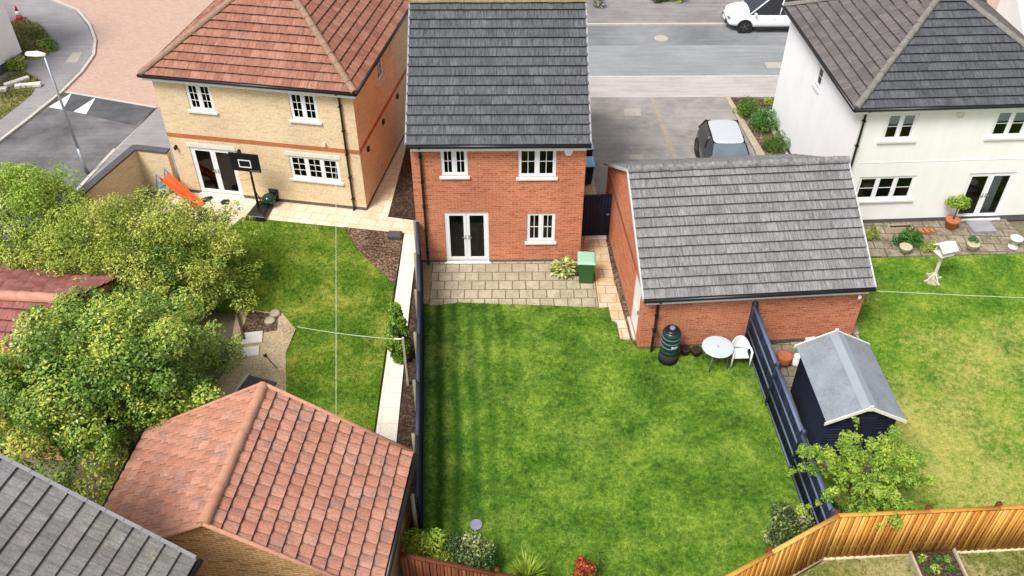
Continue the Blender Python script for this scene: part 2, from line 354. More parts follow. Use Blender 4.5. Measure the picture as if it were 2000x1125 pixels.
M['sand'] = speck('pale_sandy_ground', [(.36, (.24, .17, .10)), (.5, (.47, .36, .22)), (.64, (.66, .54, .37))], 16, amt=.4)
M['ground'] = speck('bare_ground', [(.3, (.10, .09, .05)), (.5, (.17, .15, .09)), (.7, (.25, .22, .15))], 12)
M['lawn_main'] = grassmat('mown_lawn', (.024, .08, .008), (.10, .195, .016), (.24, .34, .042), (.27, .32, .07), .53, .2, stripes=True)
M['lawn_right'] = grassmat('dry_lawn', (.035, .13, .010), (.12, .23, .02), (.27, .34, .045), (.46, .41, .12), .445, .16, green_y=(18.5, 23.), psc=.28)
M['lawn_left'] = grassmat('patchy_lawn', (.03, .095, .006), (.105, .19, .014), (.23, .28, .03), (.40, .36, .08), .50, .2, psc=.4)
M['lawn_front'] = grassmat('rough_grass', (.06, .09, .015), (.13, .15, .03), (.22, .22, .06), (.38, .32, .15), .48, .1)
M['bark_wood'] = plain('tree_bark', (.13, .09, .06), .9, var=.4, scale=9, bump=.5)

# ---------------------------------------------------------------- roof, wall and window builders
def roof_plane(mb, E0, a, s, L, D, li=0., ri=0., g=.33, tw=.33, roll=0., lift=.045, stag=.5, jit=.004):
    E0 = Vector(E0); a = Vector(a).normalized(); s = Vector(s).normalized(); n = a.cross(s).normalized()
    if n.z < 0: n = -n
    rr = random.Random(int(L*1000+D*77)); nc = max(1, round(D/g)); g = D/nc
    sub = 5 if roll else 1
    for i in range(nc):
        t0, t1 = i*g, (i+1)*g; x0b, x1b, x0t, x1t = li*t0, L-ri*t0, li*t1, L-ri*t1
        off = (stag if i % 2 else 0.)*tw; k = math.floor((min(x0b, x0t)-off)/tw)
        while k*tw+off < max(x1b, x1t):
            j0 = rr.uniform(-jit, jit); sk = rr.uniform(-jit, jit)
            for q in range(sub):
                xa = k*tw+off+tw*q/sub; xb = k*tw+off+tw*(q+1)/sub
                ba, bb = [min(max(x, x0b), x1b) for x in (xa, xb)]; ta, tb = [min(max(x, x0t), x1t) for x in (xa, xb)]
                if bb-ba < 1e-4 and tb-ta < 1e-4: continue
                za, zb = 0, 0
                if roll:
                    pr = lambda h: roll*(1-abs(2*h-1)**2.2) if h < 1 else 0
                    za, zb = pr(q/sub), pr((q+1)/sub)
                la, lb = lift+j0+za, lift+j0+sk+zb
                P = lambda x, t, h: E0+a*x+s*t+n*h
                U = lambda x, t: ((x-off)/tw+100, i+(t-t0)/g*.98+.01)
                mb.face([P(ba, t0, la), P(bb, t0, lb), P(tb, t1, zb*.9), P(ta, t1, za*.9)], [U(ba, t0), U(bb, t0), U(tb, t1), U(ta, t1)])
                lp = .018; u0 = [(U(ba, t0)[0], i+.96)]*4  # lip and gap faces take the painted lap shade too
                mb.face([P(ba, t0, la-lp), P(bb, t0, lb-lp), P(bb, t0, lb), P(ba, t0, la)], u0)
                mb.face([P(ba, t0+.05, la-lp), P(bb, t0+.05, lb-lp), P(bb, t0, lb-lp), P(ba, t0, la-lp)], u0)
                mb.face([P(ba, t0+.05, -.02), P(bb, t0+.05, -.02), P(bb, t0+.05, lb-lp), P(ba, t0+.05, la-lp)], u0)
            k += 1
def ridge(mb, P0, P1, r=.13, seg=.42, n=8, drop=.04):
    P0, P1 = Vector(P0), Vector(P1); d = P1-P0; L = d.length; d.normalize(); side = d.cross(Vector((0, 0, 1))).normalized(); up = side.cross(d).normalized()
    m = max(1, round(L/seg)); sg = L/m; rr = random.Random(int(L*100))
    for i in range(m):
        q0 = P0+d*(i*sg-.015); q1 = P0+d*((i+1)*sg+.015); w = rr.uniform(-.006, .006); r0, r1 = r*1.06, r*.93; A = []; B = []
        for k in range(n+1):
            t = math.pi*k/n; v = side*math.cos(t)+up*math.sin(t)
            A.append(q0+v*r0-up*(drop+w)+side*w); B.append(q1+v*r1-up*(drop+w))
        for k in range(n): mb.face([A[k], A[k+1], B[k+1], B[k]], smooth=False)
        mb.face(A[::-1]); mb.face(B)
def wall(mb, o, t, w, z0, z1, holes=(), depth=.12, inward=None):
    """vertical wall from point o along unit t, with rectangular holes (u0,u1,v0,v1) and their reveals"""
    o = Vector((o[0], o[1], 0)); t = Vector((t[0], t[1], 0)).normalized(); inn = Vector((-t.y, t.x, 0)) if inward is None else inward
    us = sorted({0., w} | {h[0] for h in holes} | {h[1] for h in holes}); vs = sorted({z0, z1} | {h[2] for h in holes} | {h[3] for h in holes})
    P = lambda u, v, d=0.: o+t*u+Vector((0, 0, v))+inn*d
    for i in range(len(us)-1):
        for j in range(len(vs)-1):
            cu, cv = (us[i]+us[i+1])/2, (vs[j]+vs[j+1])/2
            if any(h[0] < cu < h[1] and h[2] < cv < h[3] for h in holes): continue
            q = [(us[i], vs[j]), (us[i+1], vs[j]), (us[i+1], vs[j+1]), (us[i], vs[j+1])]
            mb.face([P(*c) for c in q], q)
            mb.face([P(*c, .25) for c in q][::-1], q[::-1])
    for a, b, c, d in holes:
        for (u0, v0), (u1, v1) in (((a, c), (b, c)), ((b, c), (b, d)), ((b, d), (a, d)), ((a, d), (a, c))):
            mb.face([P(u0, v0), P(u0, v0, .25), P(u1, v1, .25), P(u1, v1)], [(u0, v0), (u0+.1, v0), (u1+.1, v1), (u1, v1)])
def face_frame(o, t):
    t = Vector((t[0], t[1], 0)).normalized(); i = Vector((-t.y, t.x, 0))
    return Matrix(((t.x, i.x, 0, o[0]), (t.y, i.y, 0, o[1]), (0, 0, 1, 0), (0, 0, 0, 1)))     # local x along wall, y inwards, z up
def window(root, F, u0, u1, v0, v1, n=2, gc=2, gr=2, sill='white', head=False, blind=0, sw=.06, name='window'):
    f = MB(); rc = .03; fw = .055; d0, d1 = rc, rc+.06
    for b in ((u0, u1, v0, v0+fw), (u0, u1, v1-fw, v1), (u0, u0+fw, v0+fw, v1-fw), (u1-fw, u1, v0+fw, v1-fw)): f.box(b[0], b[1], d0, d1, b[2], b[3])
    cw = (u1-u0-2*fw)/n
    for i in range(1, n): f.box(u0+fw+i*cw-.03, u0+fw+i*cw+.03, d0, d1, v0+fw, v1-fw)
    w = f.build(name, M['white'], root, F, bevel=.006)
    sash = MB(); bars = MB(); pane = MB()
    for i in range(n):
        a = u0+fw+i*cw+(.03 if i else 0); b = u0+fw+(i+1)*cw-(.03 if i < n-1 else 0); c, d = v0+fw, v1-fw; s_ = .05
        for q in ((a, b, c, c+s_), (a, b, d-s_, d), (a, a+s_, c+s_, d-s_), (b-s_, b, c+s_, d-s_)): sash.box(q[0], q[1], d0+.006, d1-.008, q[2], q[3])
        a, b, c, d = a+s_, b-s_, c+s_, d-s_
        pane.face([(a, d0+.03, c), (b, d0+.03, c), (b, d0+.03, d), (a, d0+.03, d)])
        for k in range(1, gc): x = a+(b-a)*k/gc; bars.box(x-.011, x+.011, d0+.02, d0+.029, c, d)
        for k in range(1, gr): z = c+(d-c)*k/gr; bars.box(a, b, d0+.018, d0+.0275, z-.011, z+.011)
        if blind: 
            bl = MB()
            for z in np.arange(d-(d-c)*blind, d, .05): bl.box(a-.02, b+.02, d0+.045, d0+.055, z, z+.046)
            bl.build('blind', M['blind'], w)
    sash.build('sash', M['white'], w)
    pane.build('pane', M['glass'], w)
    if gc > 1 or gr > 1: bars.build('glazing_bar', M['white'], w)
    if sill:
        sl = MB(); sl.box(u0-sw, u1+sw, -.07, d0+.002, v0-.085, v0-.002); sl.build('sill', M[sill], w, bevel=.008)
    if head: MB().box(u0-.1, u1+.1, -.02, d0, v1+.002, v1+.16).build('lintel', M[sill], w)
    return w
def french_door(root, F, u0, u1, v0, v1, step=None):
    f = MB(); d0, d1 = .03, .10; fw = .06
    for b in ((u0, u1, v1-fw, v1), (u0, u0+fw, v0, v1-fw), (u1-fw, u1, v0, v1-fw)): f.box(b[0], b[1], d0, d1, b[2], b[3])
    w = f.build('door_frame', M['white'], root, F, bevel=.006)
    mid = (u0+u1)/2
    for a, b, hx in ((u0+fw, mid-.003, 1), (mid+.003, u1-fw, 0)):
        lf = MB(); s_ = .10; c, d = v0+.02, v1-fw-.004
        for q in ((a, b, c, c+.16), (a, b, d-s_, d), (a, a+s_, c+.16, d-s_), (b-s_, b, c+.16, d-s_)): lf.box(q[0], q[1], d0+.008, d1-.01, q[2], q[3])
        pn = MB(); pn.face([(a+s_, d0+.03, c+.16), (b-s_, d0+.03, c+.16), (b-s_, d0+.03, d-s_), (a+s_, d0+.03, d-s_)]); pn.build('pane', M['glass'], w)
        lf.build('door_leaf', M['white'], w, bevel=.005)
        x = (b-.05) if hx else (a+.05); h = MB(); h.box(x-.015, x+.015, d0-.012, d0+.008, 1.0, 1.18); h.box(x-.11 if hx else x-.01, x+.01 if hx else x+.11, d0-.04, d0-.02, 1.08, 1.10); h.box(x-.01, x+.01, d0-.03, d0-.012, 1.08, 1.10); h.build('handle', M['metal'], w)
    MB().box(u0-.05, u1+.05, -.09, d0+.06, v0-.05, v0-.001).build('threshold', M['white'], w, bevel=.006)
    return w
def shell(root, w, l, h, wallmat, front, left=(), right=(), back=(), plinth='plinth', pz=.15, z2=2.45):
    wm = MB(); wall(wm, (0, 0), (1, 0), w, pz, h, front); wall(wm, (w, 0), (0, 1), l, pz, h, right)
    wall(wm, (w, l), (-1, 0), w, pz, h, back); wall(wm, (0, l), (0, -1), l, pz, h, left)
    wm.build('wall', M[wallmat], root)
    p = MB()
    doors = [x for x in front if x[2] <= pz+.001]; a = -.012
    xs = [a]+[v for d in doors for v in (d[0], d[1])]+[w+.012]
    for i in range(0, len(xs), 2): p.box(xs[i], xs[i+1], -.012, .2, -.05, pz-.001)
    p.box(w-.2, w+.012, .2, l+.012, -.05, pz-.001); p.box(-.012, .2, .2, l+.012, -.05, pz-.001); p.build('plinth', M[plinth], root)
    fl = MB(); fl.box(.2, w-.2, .13, l-.2, .02, .06)
    if h > 4: fl.box(.26, w-.26, .26, l-.26, z2, z2+.2)
    fl.build('floor_slab', M['floor'], root)
def downpipe(root, x, z1, z0=0., y=-.07, M_='black', xt=None, off=.25):
    p = MB(); pts = [(x if xt is None else xt, y-off, z1+.02), (x if xt is None else xt, y-off, z1-.06), (x, y, z1-.3), (x, y, z0+.12), (x, y-.08, z0+.05)]
    p.tube(pts, .04, 8)
    for z in np.arange(z0+.5, z1-.4, .95): p.box(x-.055, x+.055, y-.05, .0, z, z+.04)
    return p.build('downpipe', M[M_], root)
def gutter_line(mb, P0, P1, r=.06, n=6):
    mb.tube([P0, P1], r, n)

def gable_house_roof(root, w, l, ez, rz, oh, vo, mat_front, ridge_mat, g=.33, tw=.33, roll=0, fascia='white', back=True):
    """ridge runs along local x; eaves at front (y=-oh) and back"""
    mid = l/2; D = math.hypot(mid+oh, rz-ez); s = Vector((0, mid+oh, rz-ez)).normalized()
    mb = MB(); roof_plane(mb, (-vo, -oh, ez), (1, 0, 0), s, w+2*vo, D, g=g, tw=tw, roll=roll)
    if back:
        s2 = Vector((0, -(mid+oh), rz-ez)).normalized(); roof_plane(mb, (w+vo, l+oh, ez), (-1, 0, 0), s2, w+2*vo, D, g=g, tw=tw, roll=roll)
    # underside
    mb.face([(-vo+.01, -oh+.06, ez-.03), (-vo+.01, mid, rz-.06), (w+vo-.01, mid, rz-.06), (w+vo-.01, -oh+.06, ez-.03)], [(0, 0)]*4)
    mb.face([(-vo+.01, l+oh-.06, ez-.03), (w+vo-.01, l+oh-.06, ez-.03), (w+vo-.01, mid, rz-.06), (-vo+.01, mid, rz-.06)], [(0, 0)]*4)
    rf = mb.build('roof', M[mat_front], root)
    r = MB(); ridge(r, (-vo, mid, rz+.05), (w+vo, mid, rz+.05), .14); r.build('ridge_tile', M[ridge_mat], rf)
    each('gutter', M['black'], root, [(-oh-.04,), (l+oh+.04,)], lambda q, y: q.tube([(-vo, y, ez-.04), (w+vo, y, ez-.04)], .065, 8))
    fc = MB(); fc.box(.03, w-.03, -oh+.02, -oh+.05, ez-.24, ez-.05); fc.box(.03, w-.03, -oh+.05, 0, ez-.24, ez-.22); fc.build('fascia', M[fascia], root)
    def gfn(gm, x, sgn):
        pts = [(x, 0, ez-.24), (x, l, ez-.24), (x, l, ez+.02), (x, mid, rz-.08), (x, 0, ez+.02)]
        if sgn < 0: pts = pts[::-1]
        gm.face(pts, [(p[1], p[2]) for p in pts])
    each('gable', M['brick_orange'], root, ((0, -1), (w, 1)), gfn)
    return rf, None
def verge(mb, A, B, th=.16, w=.05):
    A, B = Vector(A), Vector(B); d = (B-A); side = Vector((d.y, -d.x, 0)); side = side.normalized() if side.length > 1e-4 else Vector((1, 0, 0))
    Q = [A, B, B-Vector((0, 0, th)), A-Vector((0, 0, th))]; mb.face(Q); mb.face([q+side*w for q in Q][::-1]); mb.face([A, A+side*w, B+side*w, B]); mb.face([A-Vector((0,0,th)), B-Vector((0,0,th)), B-Vector((0,0,th))+side*w, A-Vector((0,0,th))+side*w]); mb.face([A, A-Vector((0,0,th)), A-Vector((0,0,th))+side*w, A+side*w]); mb.face([B, B+side*w, B-Vector((0,0,th))+side*w, B-Vector((0,0,th))])
def hip_roof(root, w, l, ez, az, oh, ohs, mats, ridge_mat, gutter=True, hip2_mat=None, g=.33, tw=.33, roll=0, facing=0):
    """pyramid / hipped roof with apexes at depth hw; ridge (if any) runs back along y"""
    x0, x1, y0, y1 = -ohs, w+ohs, -oh, l+oh; hw = (x1-x0)/2; cx = (x0+x1)/2; hd = min(hw, (y1-y0)/2); ya, yb = y0+hd, y1-hd
    sl = lambda run: Vector((run, az-ez))
    Df = math.hypot(hd, az-ez); Ds = math.hypot(hw, az-ez); mb = MB()
    roof_plane(mb, (x0, y0, ez), (1, 0, 0), (0, hd, az-ez), x1-x0, Df, hw/Df, hw/Df, g=g, tw=tw, roll=roll)
    roof_plane(mb, (x1, y1, ez), (-1, 0, 0), (0, -hd, az-ez), x1-x0, Df, hw/Df, hw/Df, g=g, tw=tw, roll=roll)
    rf = mb.build('roof', M[mats[0]], root)
    mb = MB()
    roof_plane(mb, (x0, y1, ez), (0, -1, 0), (hw, 0, az-ez), y1-y0, Ds, hd/Ds, hd/Ds, g=g, tw=tw, roll=roll)
    roof_plane(mb, (x1, y0, ez), (0, 1, 0), (-hw, 0, az-ez), y1-y0, Ds, hd/Ds, hd/Ds, g=g, tw=tw, roll=roll)
    mb.build('roof_side', M[mats[1]], root)
    r = MB()
    for c, a in (((x0, y0), (cx, ya)), ((x1, y0), (cx, ya)), ((x0, y1), (cx, yb)), ((x1, y1), (cx, yb))): ridge(r, (*c, ez+.07), (*a, az+.05), .12)
    if yb-ya > .1: ridge(r, (cx, ya, az+.05), (cx, yb, az+.05), .12)
    r.build('hip_tile', M[ridge_mat], rf)
    gt = MB(); z = ez-.03; e = .05
    for A, B in (((x0-e, y0-e), (x1+e, y0-e)), ((x1+e, y0-e), (x1+e, y1+e)), ((x0-e, y1+e), (x0-e, y0-e))): gt.tube([(*A, z), (*B, z)], .06, 8)
    gt.build('gutter', M['black'], root)
    fc = MB(); fc.box(x0+.02, x1-.02, y0+.02, y0+.05, ez-.22, ez-.04); fc.box(x0+.02, x0+.05, y0+.05, y1, ez-.22, ez-.04); fc.box(x1-.05, x1-.02, y0+.05, y1, ez-.22, ez-.04)
    fc.box(x0+.05, x1-.05, y0+.05, y1-.05, ez-.22, ez-.20); fc.build('fascia', M['white'], root)
    return rf

# ---------------------------------------------------------------- ground, roads, lawns (the setting)
def sheet(name, poly, mat, z1, z0=-.2): return structure(MB().prism(poly, z0, z1).build(name, M[mat]))
sheet('ground', [(-400, -400), (400, -400), (400, 600), (-400, 600)], 'ground', -.12, -.5)
LAWN_M = [(-2.86, 21.95), (-2.16, 12.9), (-2.3, 11.55), (.3, 10.9), (4.2, 10.4), (7.66, 12.4), (7.4, 19.95), (4.05, 19.72), (3.88, 20.02), (3.52, 20.12), (3.45, 20.9), (3.33, 21.0), (3.3, 21.6), (3.0, 21.62), (1.5, 21.75), (-.2, 21.85), (-1.5, 21.93)]
sheet('lawn', LAWN_M, 'lawn_main', .04)
LAWN_R = [(7.7, 12.45), (40, 12.7), (40, 26), (19.5, 26.3), (18.1, 24.25), (12.2, 24.05), (11.5, 22.5), (10.9, 20.2), (10.6, 18.2), (10.3, 15.0), (8.0, 15.1)]
sheet('lawn', LAWN_R, 'lawn_right', .035)
LAWN_L = [(-10.2, 25.6), (-9.6, 26.66), (-5.85, 26.0), (-5.2, 24.7), (-4.1, 23.3), (-3.72, 22.7), (-3.72, 15.0), (-6.6, 14.6), (-6.35, 17.5), (-6.75, 19.6), (-6.6, 20.6), (-7.15, 21.35), (-8.6, 21.6), (-12.5, 21.6), (-13, 25.2)]
sheet('lawn', LAWN_L, 'lawn_left', .03)
LAWN_S = [(4.3, 9), (4.35, 10.4), (7.76, 12.26), (9.9, 12.37), (20, 12.8), (40, 13), (40, 2), (4.3, 2)]
sheet('lawn', LAWN_S, 'lawn_front', .02)
sheet('patio', [(-2.5, 21.7), (-1.5, 21.86), (-.2, 21.78), (1.5, 21.68), (2.98, 21.56), (2.98, 22.2), (2.95, 23.97), (-2.5, 23.97)], 'patio', .055)
sheet('gravel_strip', [(-2.92, 21.8), (-2.51, 21.8), (-2.51, 23.97), (-3.0, 23.97)], 'gravel', .045)
sheet('flagstone_path', [(3.0, 21.55), (3.32, 21.6), (3.36, 20.95), (3.52, 20.9), (3.54, 20.1), (3.86, 20.08), (3.62, 23.0), (3.42, 28.9), (2.56, 28.9), (2.56, 24.0), (3.0, 23.95)], 'flags', .05)
sheet('garage_gravel', [(3.87, 20.0), (4.1, 19.9), (3.7, 26.5), (3.43, 26.5), (3.63, 23)], 'bark', .035)
sheet('garage_patio', [(7.62, 19.8), (10.4, 20.1), (10.6, 18.2), (10.3, 15.05), (7.75, 15.1)], 'old_slabs', .02)
# driveways and street
sheet('driveway', [(2.5, 28.9), (3.42, 28.9), (3.44, 26.5), (10.2, 26.9), (10.05, 31), (9.72, 35.5), (2.5, 35.55)], 'drive', .02)
structure(MB().prism([(6.38, 35.5), (6.58, 35.5), (6.9, 30.3), (6.95, 27), (6.74, 27), (6.68, 30.3)], .0, .028).build('driveway_divider', M['divider']))
structure(MB().prism([(9.72, 35.5), (9.92, 35.45), (10.42, 30.8), (10.2, 27), (10.0, 27), (10.08, 31)], .0, .06).build('driveway_edging', M['timber_old']))
sheet('pavement', [(-6.6, 35.5), (40, 35.4), (40, 37.3), (-6.6, 37.35)], 'pavement', .03)
sheet('kerb', [(-6.6, 37.352), (40, 37.302), (40, 37.43), (-6.6, 37.48)], 'kerb', .04)
sheet('road', [(-6.6, 37.482), (40, 37.432), (40, 43.0), (-6.6, 43.0)], 'road', -.05)
structure(MB().prism([(-6.6, 40.7), (40, 40.9), (40, 43.0), (-6.6, 43.0)], -.05, -.044).build('road_patch', asphalt('worn_asphalt', (.20, .205, .21), .3)))
sheet('kerb', [(-6.6, 43.002), (40, 43.002), (40, 43.12), (-6.6, 43.12)], 'kerb', .04)
sheet('far_pavement', [(-6.6, 43.122), (40, 43.122), (40, 45.6), (-6.6, 45.6)], 'pavement_far', .03)
sheet('far_forecourt', [(-6.6, 45.602), (60, 45.602), (60, 75), (-6.6, 75)], 'pavement_far', .05)
for pts in (GP([(1218, 212), (1250, 212), (1253, 227), (1220, 227)], .02), GP([(1228, 303), (1255, 303), (1258, 312), (1230, 312)], .02)):
    tag(MB().prism(pts, .0, .035).build('inspection_cover', M['cover']), 'pale inspection cover set in the driveway '+('in the middle of the empty bay' if pts[0][1] > 33 else 'just behind the brick garage'), 'drain cover')
c = G(1292, 73); tag(MB().lathe([(.36, -.05), (.36, -.035), (.3, -.03)], 16, (c[0], c[1], 0)).build('manhole_cover', M['cover']), 'round buff manhole patch in the street asphalt', 'manhole cover')
c = G(1515, 126); tag(MB().box(c[0]-.45, c[0]+.45, c[1]-.3, c[1]+.3, -.05, -.035).build('manhole_cover', M['cover']), 'pale rectangular cover in the street beside the white house corner', 'manhole cover')
# white house surroundings
sheet('planting_bed', [(9.93, 35.4), (12.0, 35.3), (11.95, 34.6), (10.9, 34.4), (11.3, 30.5), (11.3, 27.2), (10.25, 27.2), (10.42, 30.8)], 'bark', .03)
sheet('gravel_path', [(10.95, 34.35), (11.9, 34.3), (11.5, 26.4), (11.32, 26.4), (11.32, 30.5)], 'path_slabs', .035)
sheet('old_patio', [(12.0, 24.1), (18.0, 24.28), (18.35, 25.1), (18.2, 26.4), (11.65, 26.1), (11.4, 24.6)], 'old_slabs', .045)
sheet('old_patio', [(11.0, 20.0), (11.65, 24.6), (11.35, 24.7), (10.75, 20.6)], 'patio', .05)
# cream house garden
sheet('pale_patio', [(-12.6, 28.2), (-13.2, 27.0), (-12.3, 25.7), (-10.1, 25.6), (-9.62, 26.64), (-5.6, 25.95), (-2.98, 25.5), (-3.0, 26.3), (-4.3, 26.6), (-4.02, 31.5), (-3.4, 36), (-4.2, 36), (-5.0, 31.0), (-5.1, 27.0), (-12.2, 28.3)], 'pale_flags', .045)
sheet('garden_path', [(-3.62, 25.58), (-3.12, 25.5), (-3.13, 21.7), (-3.05, 15.6), (-3.0, 13.2), (-3.68, 13.2), (-3.66, 16)], 'path_slabs', .045)
sheet('fence_bed', [(-3.11, 25.5), (-2.95, 25.5), (-2.72, 21.6), (-2.2, 13.2), (-3.0, 13.2), (-3.03, 15.6)], 'earth', .03)
sheet('bark_bed', [(-5.85, 26.0), (-3.64, 25.6), (-3.7, 22.72), (-4.15, 23.35), (-5.15, 24.65)], 'bark', .05)
sheet('bark_bed', [(-4.28, 26.6), (-2.96, 26.3), (-2.96, 36), (-3.38, 36), (-4.0, 31.5)], 'earth', .03)
sheet('sandy_bed', [(-8.7, 21.62), (-7.2, 21.4), (-6.63, 20.65), (-6.75, 19.6), (-6.35, 17.5), (-6.6, 14.6), (-9.4, 14.6), (-8.4, 19)], 'sand', .045)
sheet('planting_bed', [(-8.3, 21.55), (-7.3, 21.3), (-7.2, 20.6), (-8.3, 20.3)], 'bark', .052)
# left side streets
sheet('road', GP([(0, 275), (55, 233), (120, 180), (305, 207), (225, 290), (135, 392)])+[(-17.5, 24), (-25, 24), (-25, 29)], 'road_dark', -.05)
structure(MB().prism(GP([(122, 178), (303, 207), (262, 243), (88, 205)]), -.05, -.042).build('road_hump', M['road_hump']))
for t_, w_ in (([(140, 182), (95, 209), (123, 214)], 'left'), ([(187, 190), (144, 218), (168, 223)], 'right')):
    structure(MB().prism(GP(t_, -.04), -.045, -.036).build('road_marking', M['paint']))
sheet('block_paving', [(-19.9, 36.4), (-19.55, 38.1), (-19.75, 40), (-20.07, 41.3), (-21.0, 43.3), (-22.25, 45), (-24.3, 46.3), (-24.3, 70), (-6.62, 70), (-6.62, 36), (-12.4, 34.3), (-15.3, 34.9)], 'pink_block', -.045)
sheet('pavement', [G(*p) for p in [(0, 272), (55, 230), (118, 177), (158, 137), (180, 105), (182, 78), (172, 52), (150, 24), (100, 3)]]+[(-26, 48), (-45, 48), (-45, 30), (-24, 29)], 'pavement_grey', .03)
kl = [G(*p) for p in [(-20, 290), (0, 275), (55, 233), (120, 180), (160, 140), (183, 107), (186, 78), (175, 48), (152, 20), (100, -2)]]
kb = MB()
for a, b in zip(kl[:-1], kl[1:]):
    d = Vector((b[0]-a[0], b[1]-a[1])).normalized(); n = Vector((-d.y, d.x))*.07; a_ = Vector(a); b_ = Vector(b)
    kb.prism([tuple(a_-n), tuple(b_-n+d*.01), tuple(b_+n+d*.01), tuple(a_+n)], -.2, .045)
for a, b, w_ in ((G(118, 176), G(305, 208), .06), (G(120, 405), G(225, 292), .07), (G(225, 292), G(308, 212), .06)):
    d = Vector((b[0]-a[0], b[1]-a[1])).normalized(); n = Vector((-d.y, d.x))*w_; a_ = Vector(a); b_ = Vector(b)
    kb.prism([tuple(a_-n), tuple(b_-n), tuple(b_+n), tuple(a_+n)], -.2, -.03 if w_ == .06 else .04)
structure(kb.build('kerb', M['kerb']))
sheet('pavement', [G(137, 395), G(227, 293), G(305, 214), (-13.2, 34), (-12.4, 28.6), (-13.7, 28.8), (-14.6, 26.5), (-15, 24)], 'pavement_grey', .025)
sheet('grass_verge', [G(*p) for p in [(50, 118), (75, 118), (96, 108), (100, 90), (97, 70), (80, 52), (52, 40), (22, 45), (5, 90)]], 'lawn_front', .05)
sheet('grass_verge', [G(*p) for p in [(0, 160), (46, 140), (78, 158), (60, 188), (0, 236), (-30, 250), (-30, 170)]], 'lawn_front', .05)
pts = GP([(142, 103), (160, 103), (151, 122), (128, 122)], .03); tag(MB().prism(pts, .0, .042).build('inspection_cover', M['cover']), 'pale rectangular cover in the curved pavement by the block paving', 'drain cover')
sheet('block_paving', [(20.2, 36.5), (34, 36.5), (40, 60), (21, 60)], 'pink_block', .06)

# grass blades as real geometry over the lawns
def inside(P, poly):
    x, y = P[:, 0], P[:, 1]; r = np.zeros(len(P), bool); n = len(poly)
    for i in range(n):
        (x1, y1), (x2, y2) = poly[i], poly[(i+1) % n]
        if y1 == y2: continue
        c = ((y1 > y) != (y2 > y)) & (x < (x2-x1)*(y-y1)/(y2-y1)+x1); r ^= c
    return r
def tri_mesh(name, V, F, mat, parent=None, tint=None):
    """V (n,3), F (m,k) numpy"""
    me = bpy.data.meshes.new(name); k = F.shape[1]; me.vertices.add(len(V)); me.vertices.foreach_set('co', V.astype(np.float32).ravel())
    me.loops.add(F.size); me.loops.foreach_set('vertex_index', F.astype(np.int32).ravel()); me.polygons.add(len(F))
    me.polygons.foreach_set('loop_start', np.arange(0, F.size, k, dtype=np.int32))
    me.update(calc_edges=True)
    if tint is not None: a = me.attributes.new('tint', 'FLOAT', 'POINT'); a.data.foreach_set('value', tint.astype(np.float32))
    me.materials.append(mat); me.validate(); o = bpy.data.objects.new(name, me); col.objects.link(o)
    if parent: o.parent = parent
    return o
def blades(poly, dens, mat, label, hmin=.02, hmax=.055, z=.03, box=None):
    p = np.array(poly); lo, hi = p.min(0), p.max(0)
    if box: lo = np.maximum(lo, box[:2]); hi = np.minimum(hi, box[2:])
    n = int(dens*(hi-lo).prod()); P = rng.uniform(lo, hi, (n, 2)); P = P[inside(P, poly)]; n = len(P)
    th = rng.uniform(0, 2*np.pi, n); h = rng.uniform(hmin, hmax, n)*1.25; w = rng.uniform(.008, .02, n); ln = rng.uniform(.2, .9, n)*h; ph = rng.uniform(0, 2*np.pi, n)
    V = np.zeros((n, 3, 3)); dx, dy = np.cos(th)*w, np.sin(th)*w
    V[:, 0] = np.c_[P[:, 0]-dx, P[:, 1]-dy, np.full(n, z)]; V[:, 1] = np.c_[P[:, 0]+dx, P[:, 1]+dy, np.full(n, z)]
    V[:, 2] = np.c_[P[:, 0]+np.cos(ph)*ln, P[:, 1]+np.sin(ph)*ln, z+h]
    o = tri_mesh('grass', V.reshape(-1, 3), np.arange(3*n).reshape(-1, 3), M[mat]); o['kind'] = 'stuff'; o['label'] = label; o['category'] = 'grass'
blades(LAWN_M, 700, 'lawn_main', 'short mown green grass of the middle lawn')
blades(LAWN_R, 600, 'lawn_right', 'yellowing grass of the lawn behind the white house', box=(7, 12, 20, 27))
blades(LAWN_L, 600, 'lawn_left', 'patchy grass of the garden behind the buff house', z=.025)
blades(LAWN_S, 500, 'lawn_front', 'coarse grass below the orange fence', box=(4, 9, 15, 13), hmax=.09, z=.015)
for pp in ([(50, 118), (75, 118), (96, 108), (100, 90), (97, 70), (80, 52), (52, 40), (22, 45), (5, 90)], [(0, 160), (46, 140), (78, 158), (60, 188), (0, 236)]):
    blades([G(*p) for p in pp], 260, 'lawn_front', 'rough grass of the verge by the white wall', hmin=.06, hmax=.22, z=.05)

# ---------------------------------------------------------------- main red brick house
H1 = empty('brick_house', (-2.956, 23.955, 0), 0, 'narrow orange brick house with grey tiled roof in the middle', 'house')
w_, l_, h_ = 5.49, 8.0, 4.73
wins = [(.93, 1.77, 3.56, 4.62), (3.36, 4.56, 3.50, 4.62), (3.66, 4.60, .92, 2.08)]
door = (.93, 2.39, .06, 2.14)
shell(H1, w_, l_, h_, 'brick_orange', wins+[(door[0], door[1], .149, door[3])], pz=.15)
FR = face_frame((0, 0), (1, 0))
for a in wins: window(H1, FR, *a, n=2, gc=2, gr=2)
french_door(H1, FR, *door)
rf, gm = gable_house_roof(H1, w_, l_, 4.86, 7.62, .26, .1, 'tile_slate', 'ridge_moss')
each('verge', M['coping_grey'], H1, [(-.12,), (w_+.07,)], lambda q, x: verge(q, (x, -.26, 4.9), (x, 4, 7.66)))
downpipe(H1, .31, 4.85)
al = MB(); al.loft([[(4.80, y, 4.52), (4.80, y, 4.44), (4.86, y, 4.33), (5.0, y, 4.33), (5.06, y, 4.44), (5.06, y, 4.52)] for y in (0, -.07)]); al.build('alarm_box', M['white'], H1, bevel=.01)
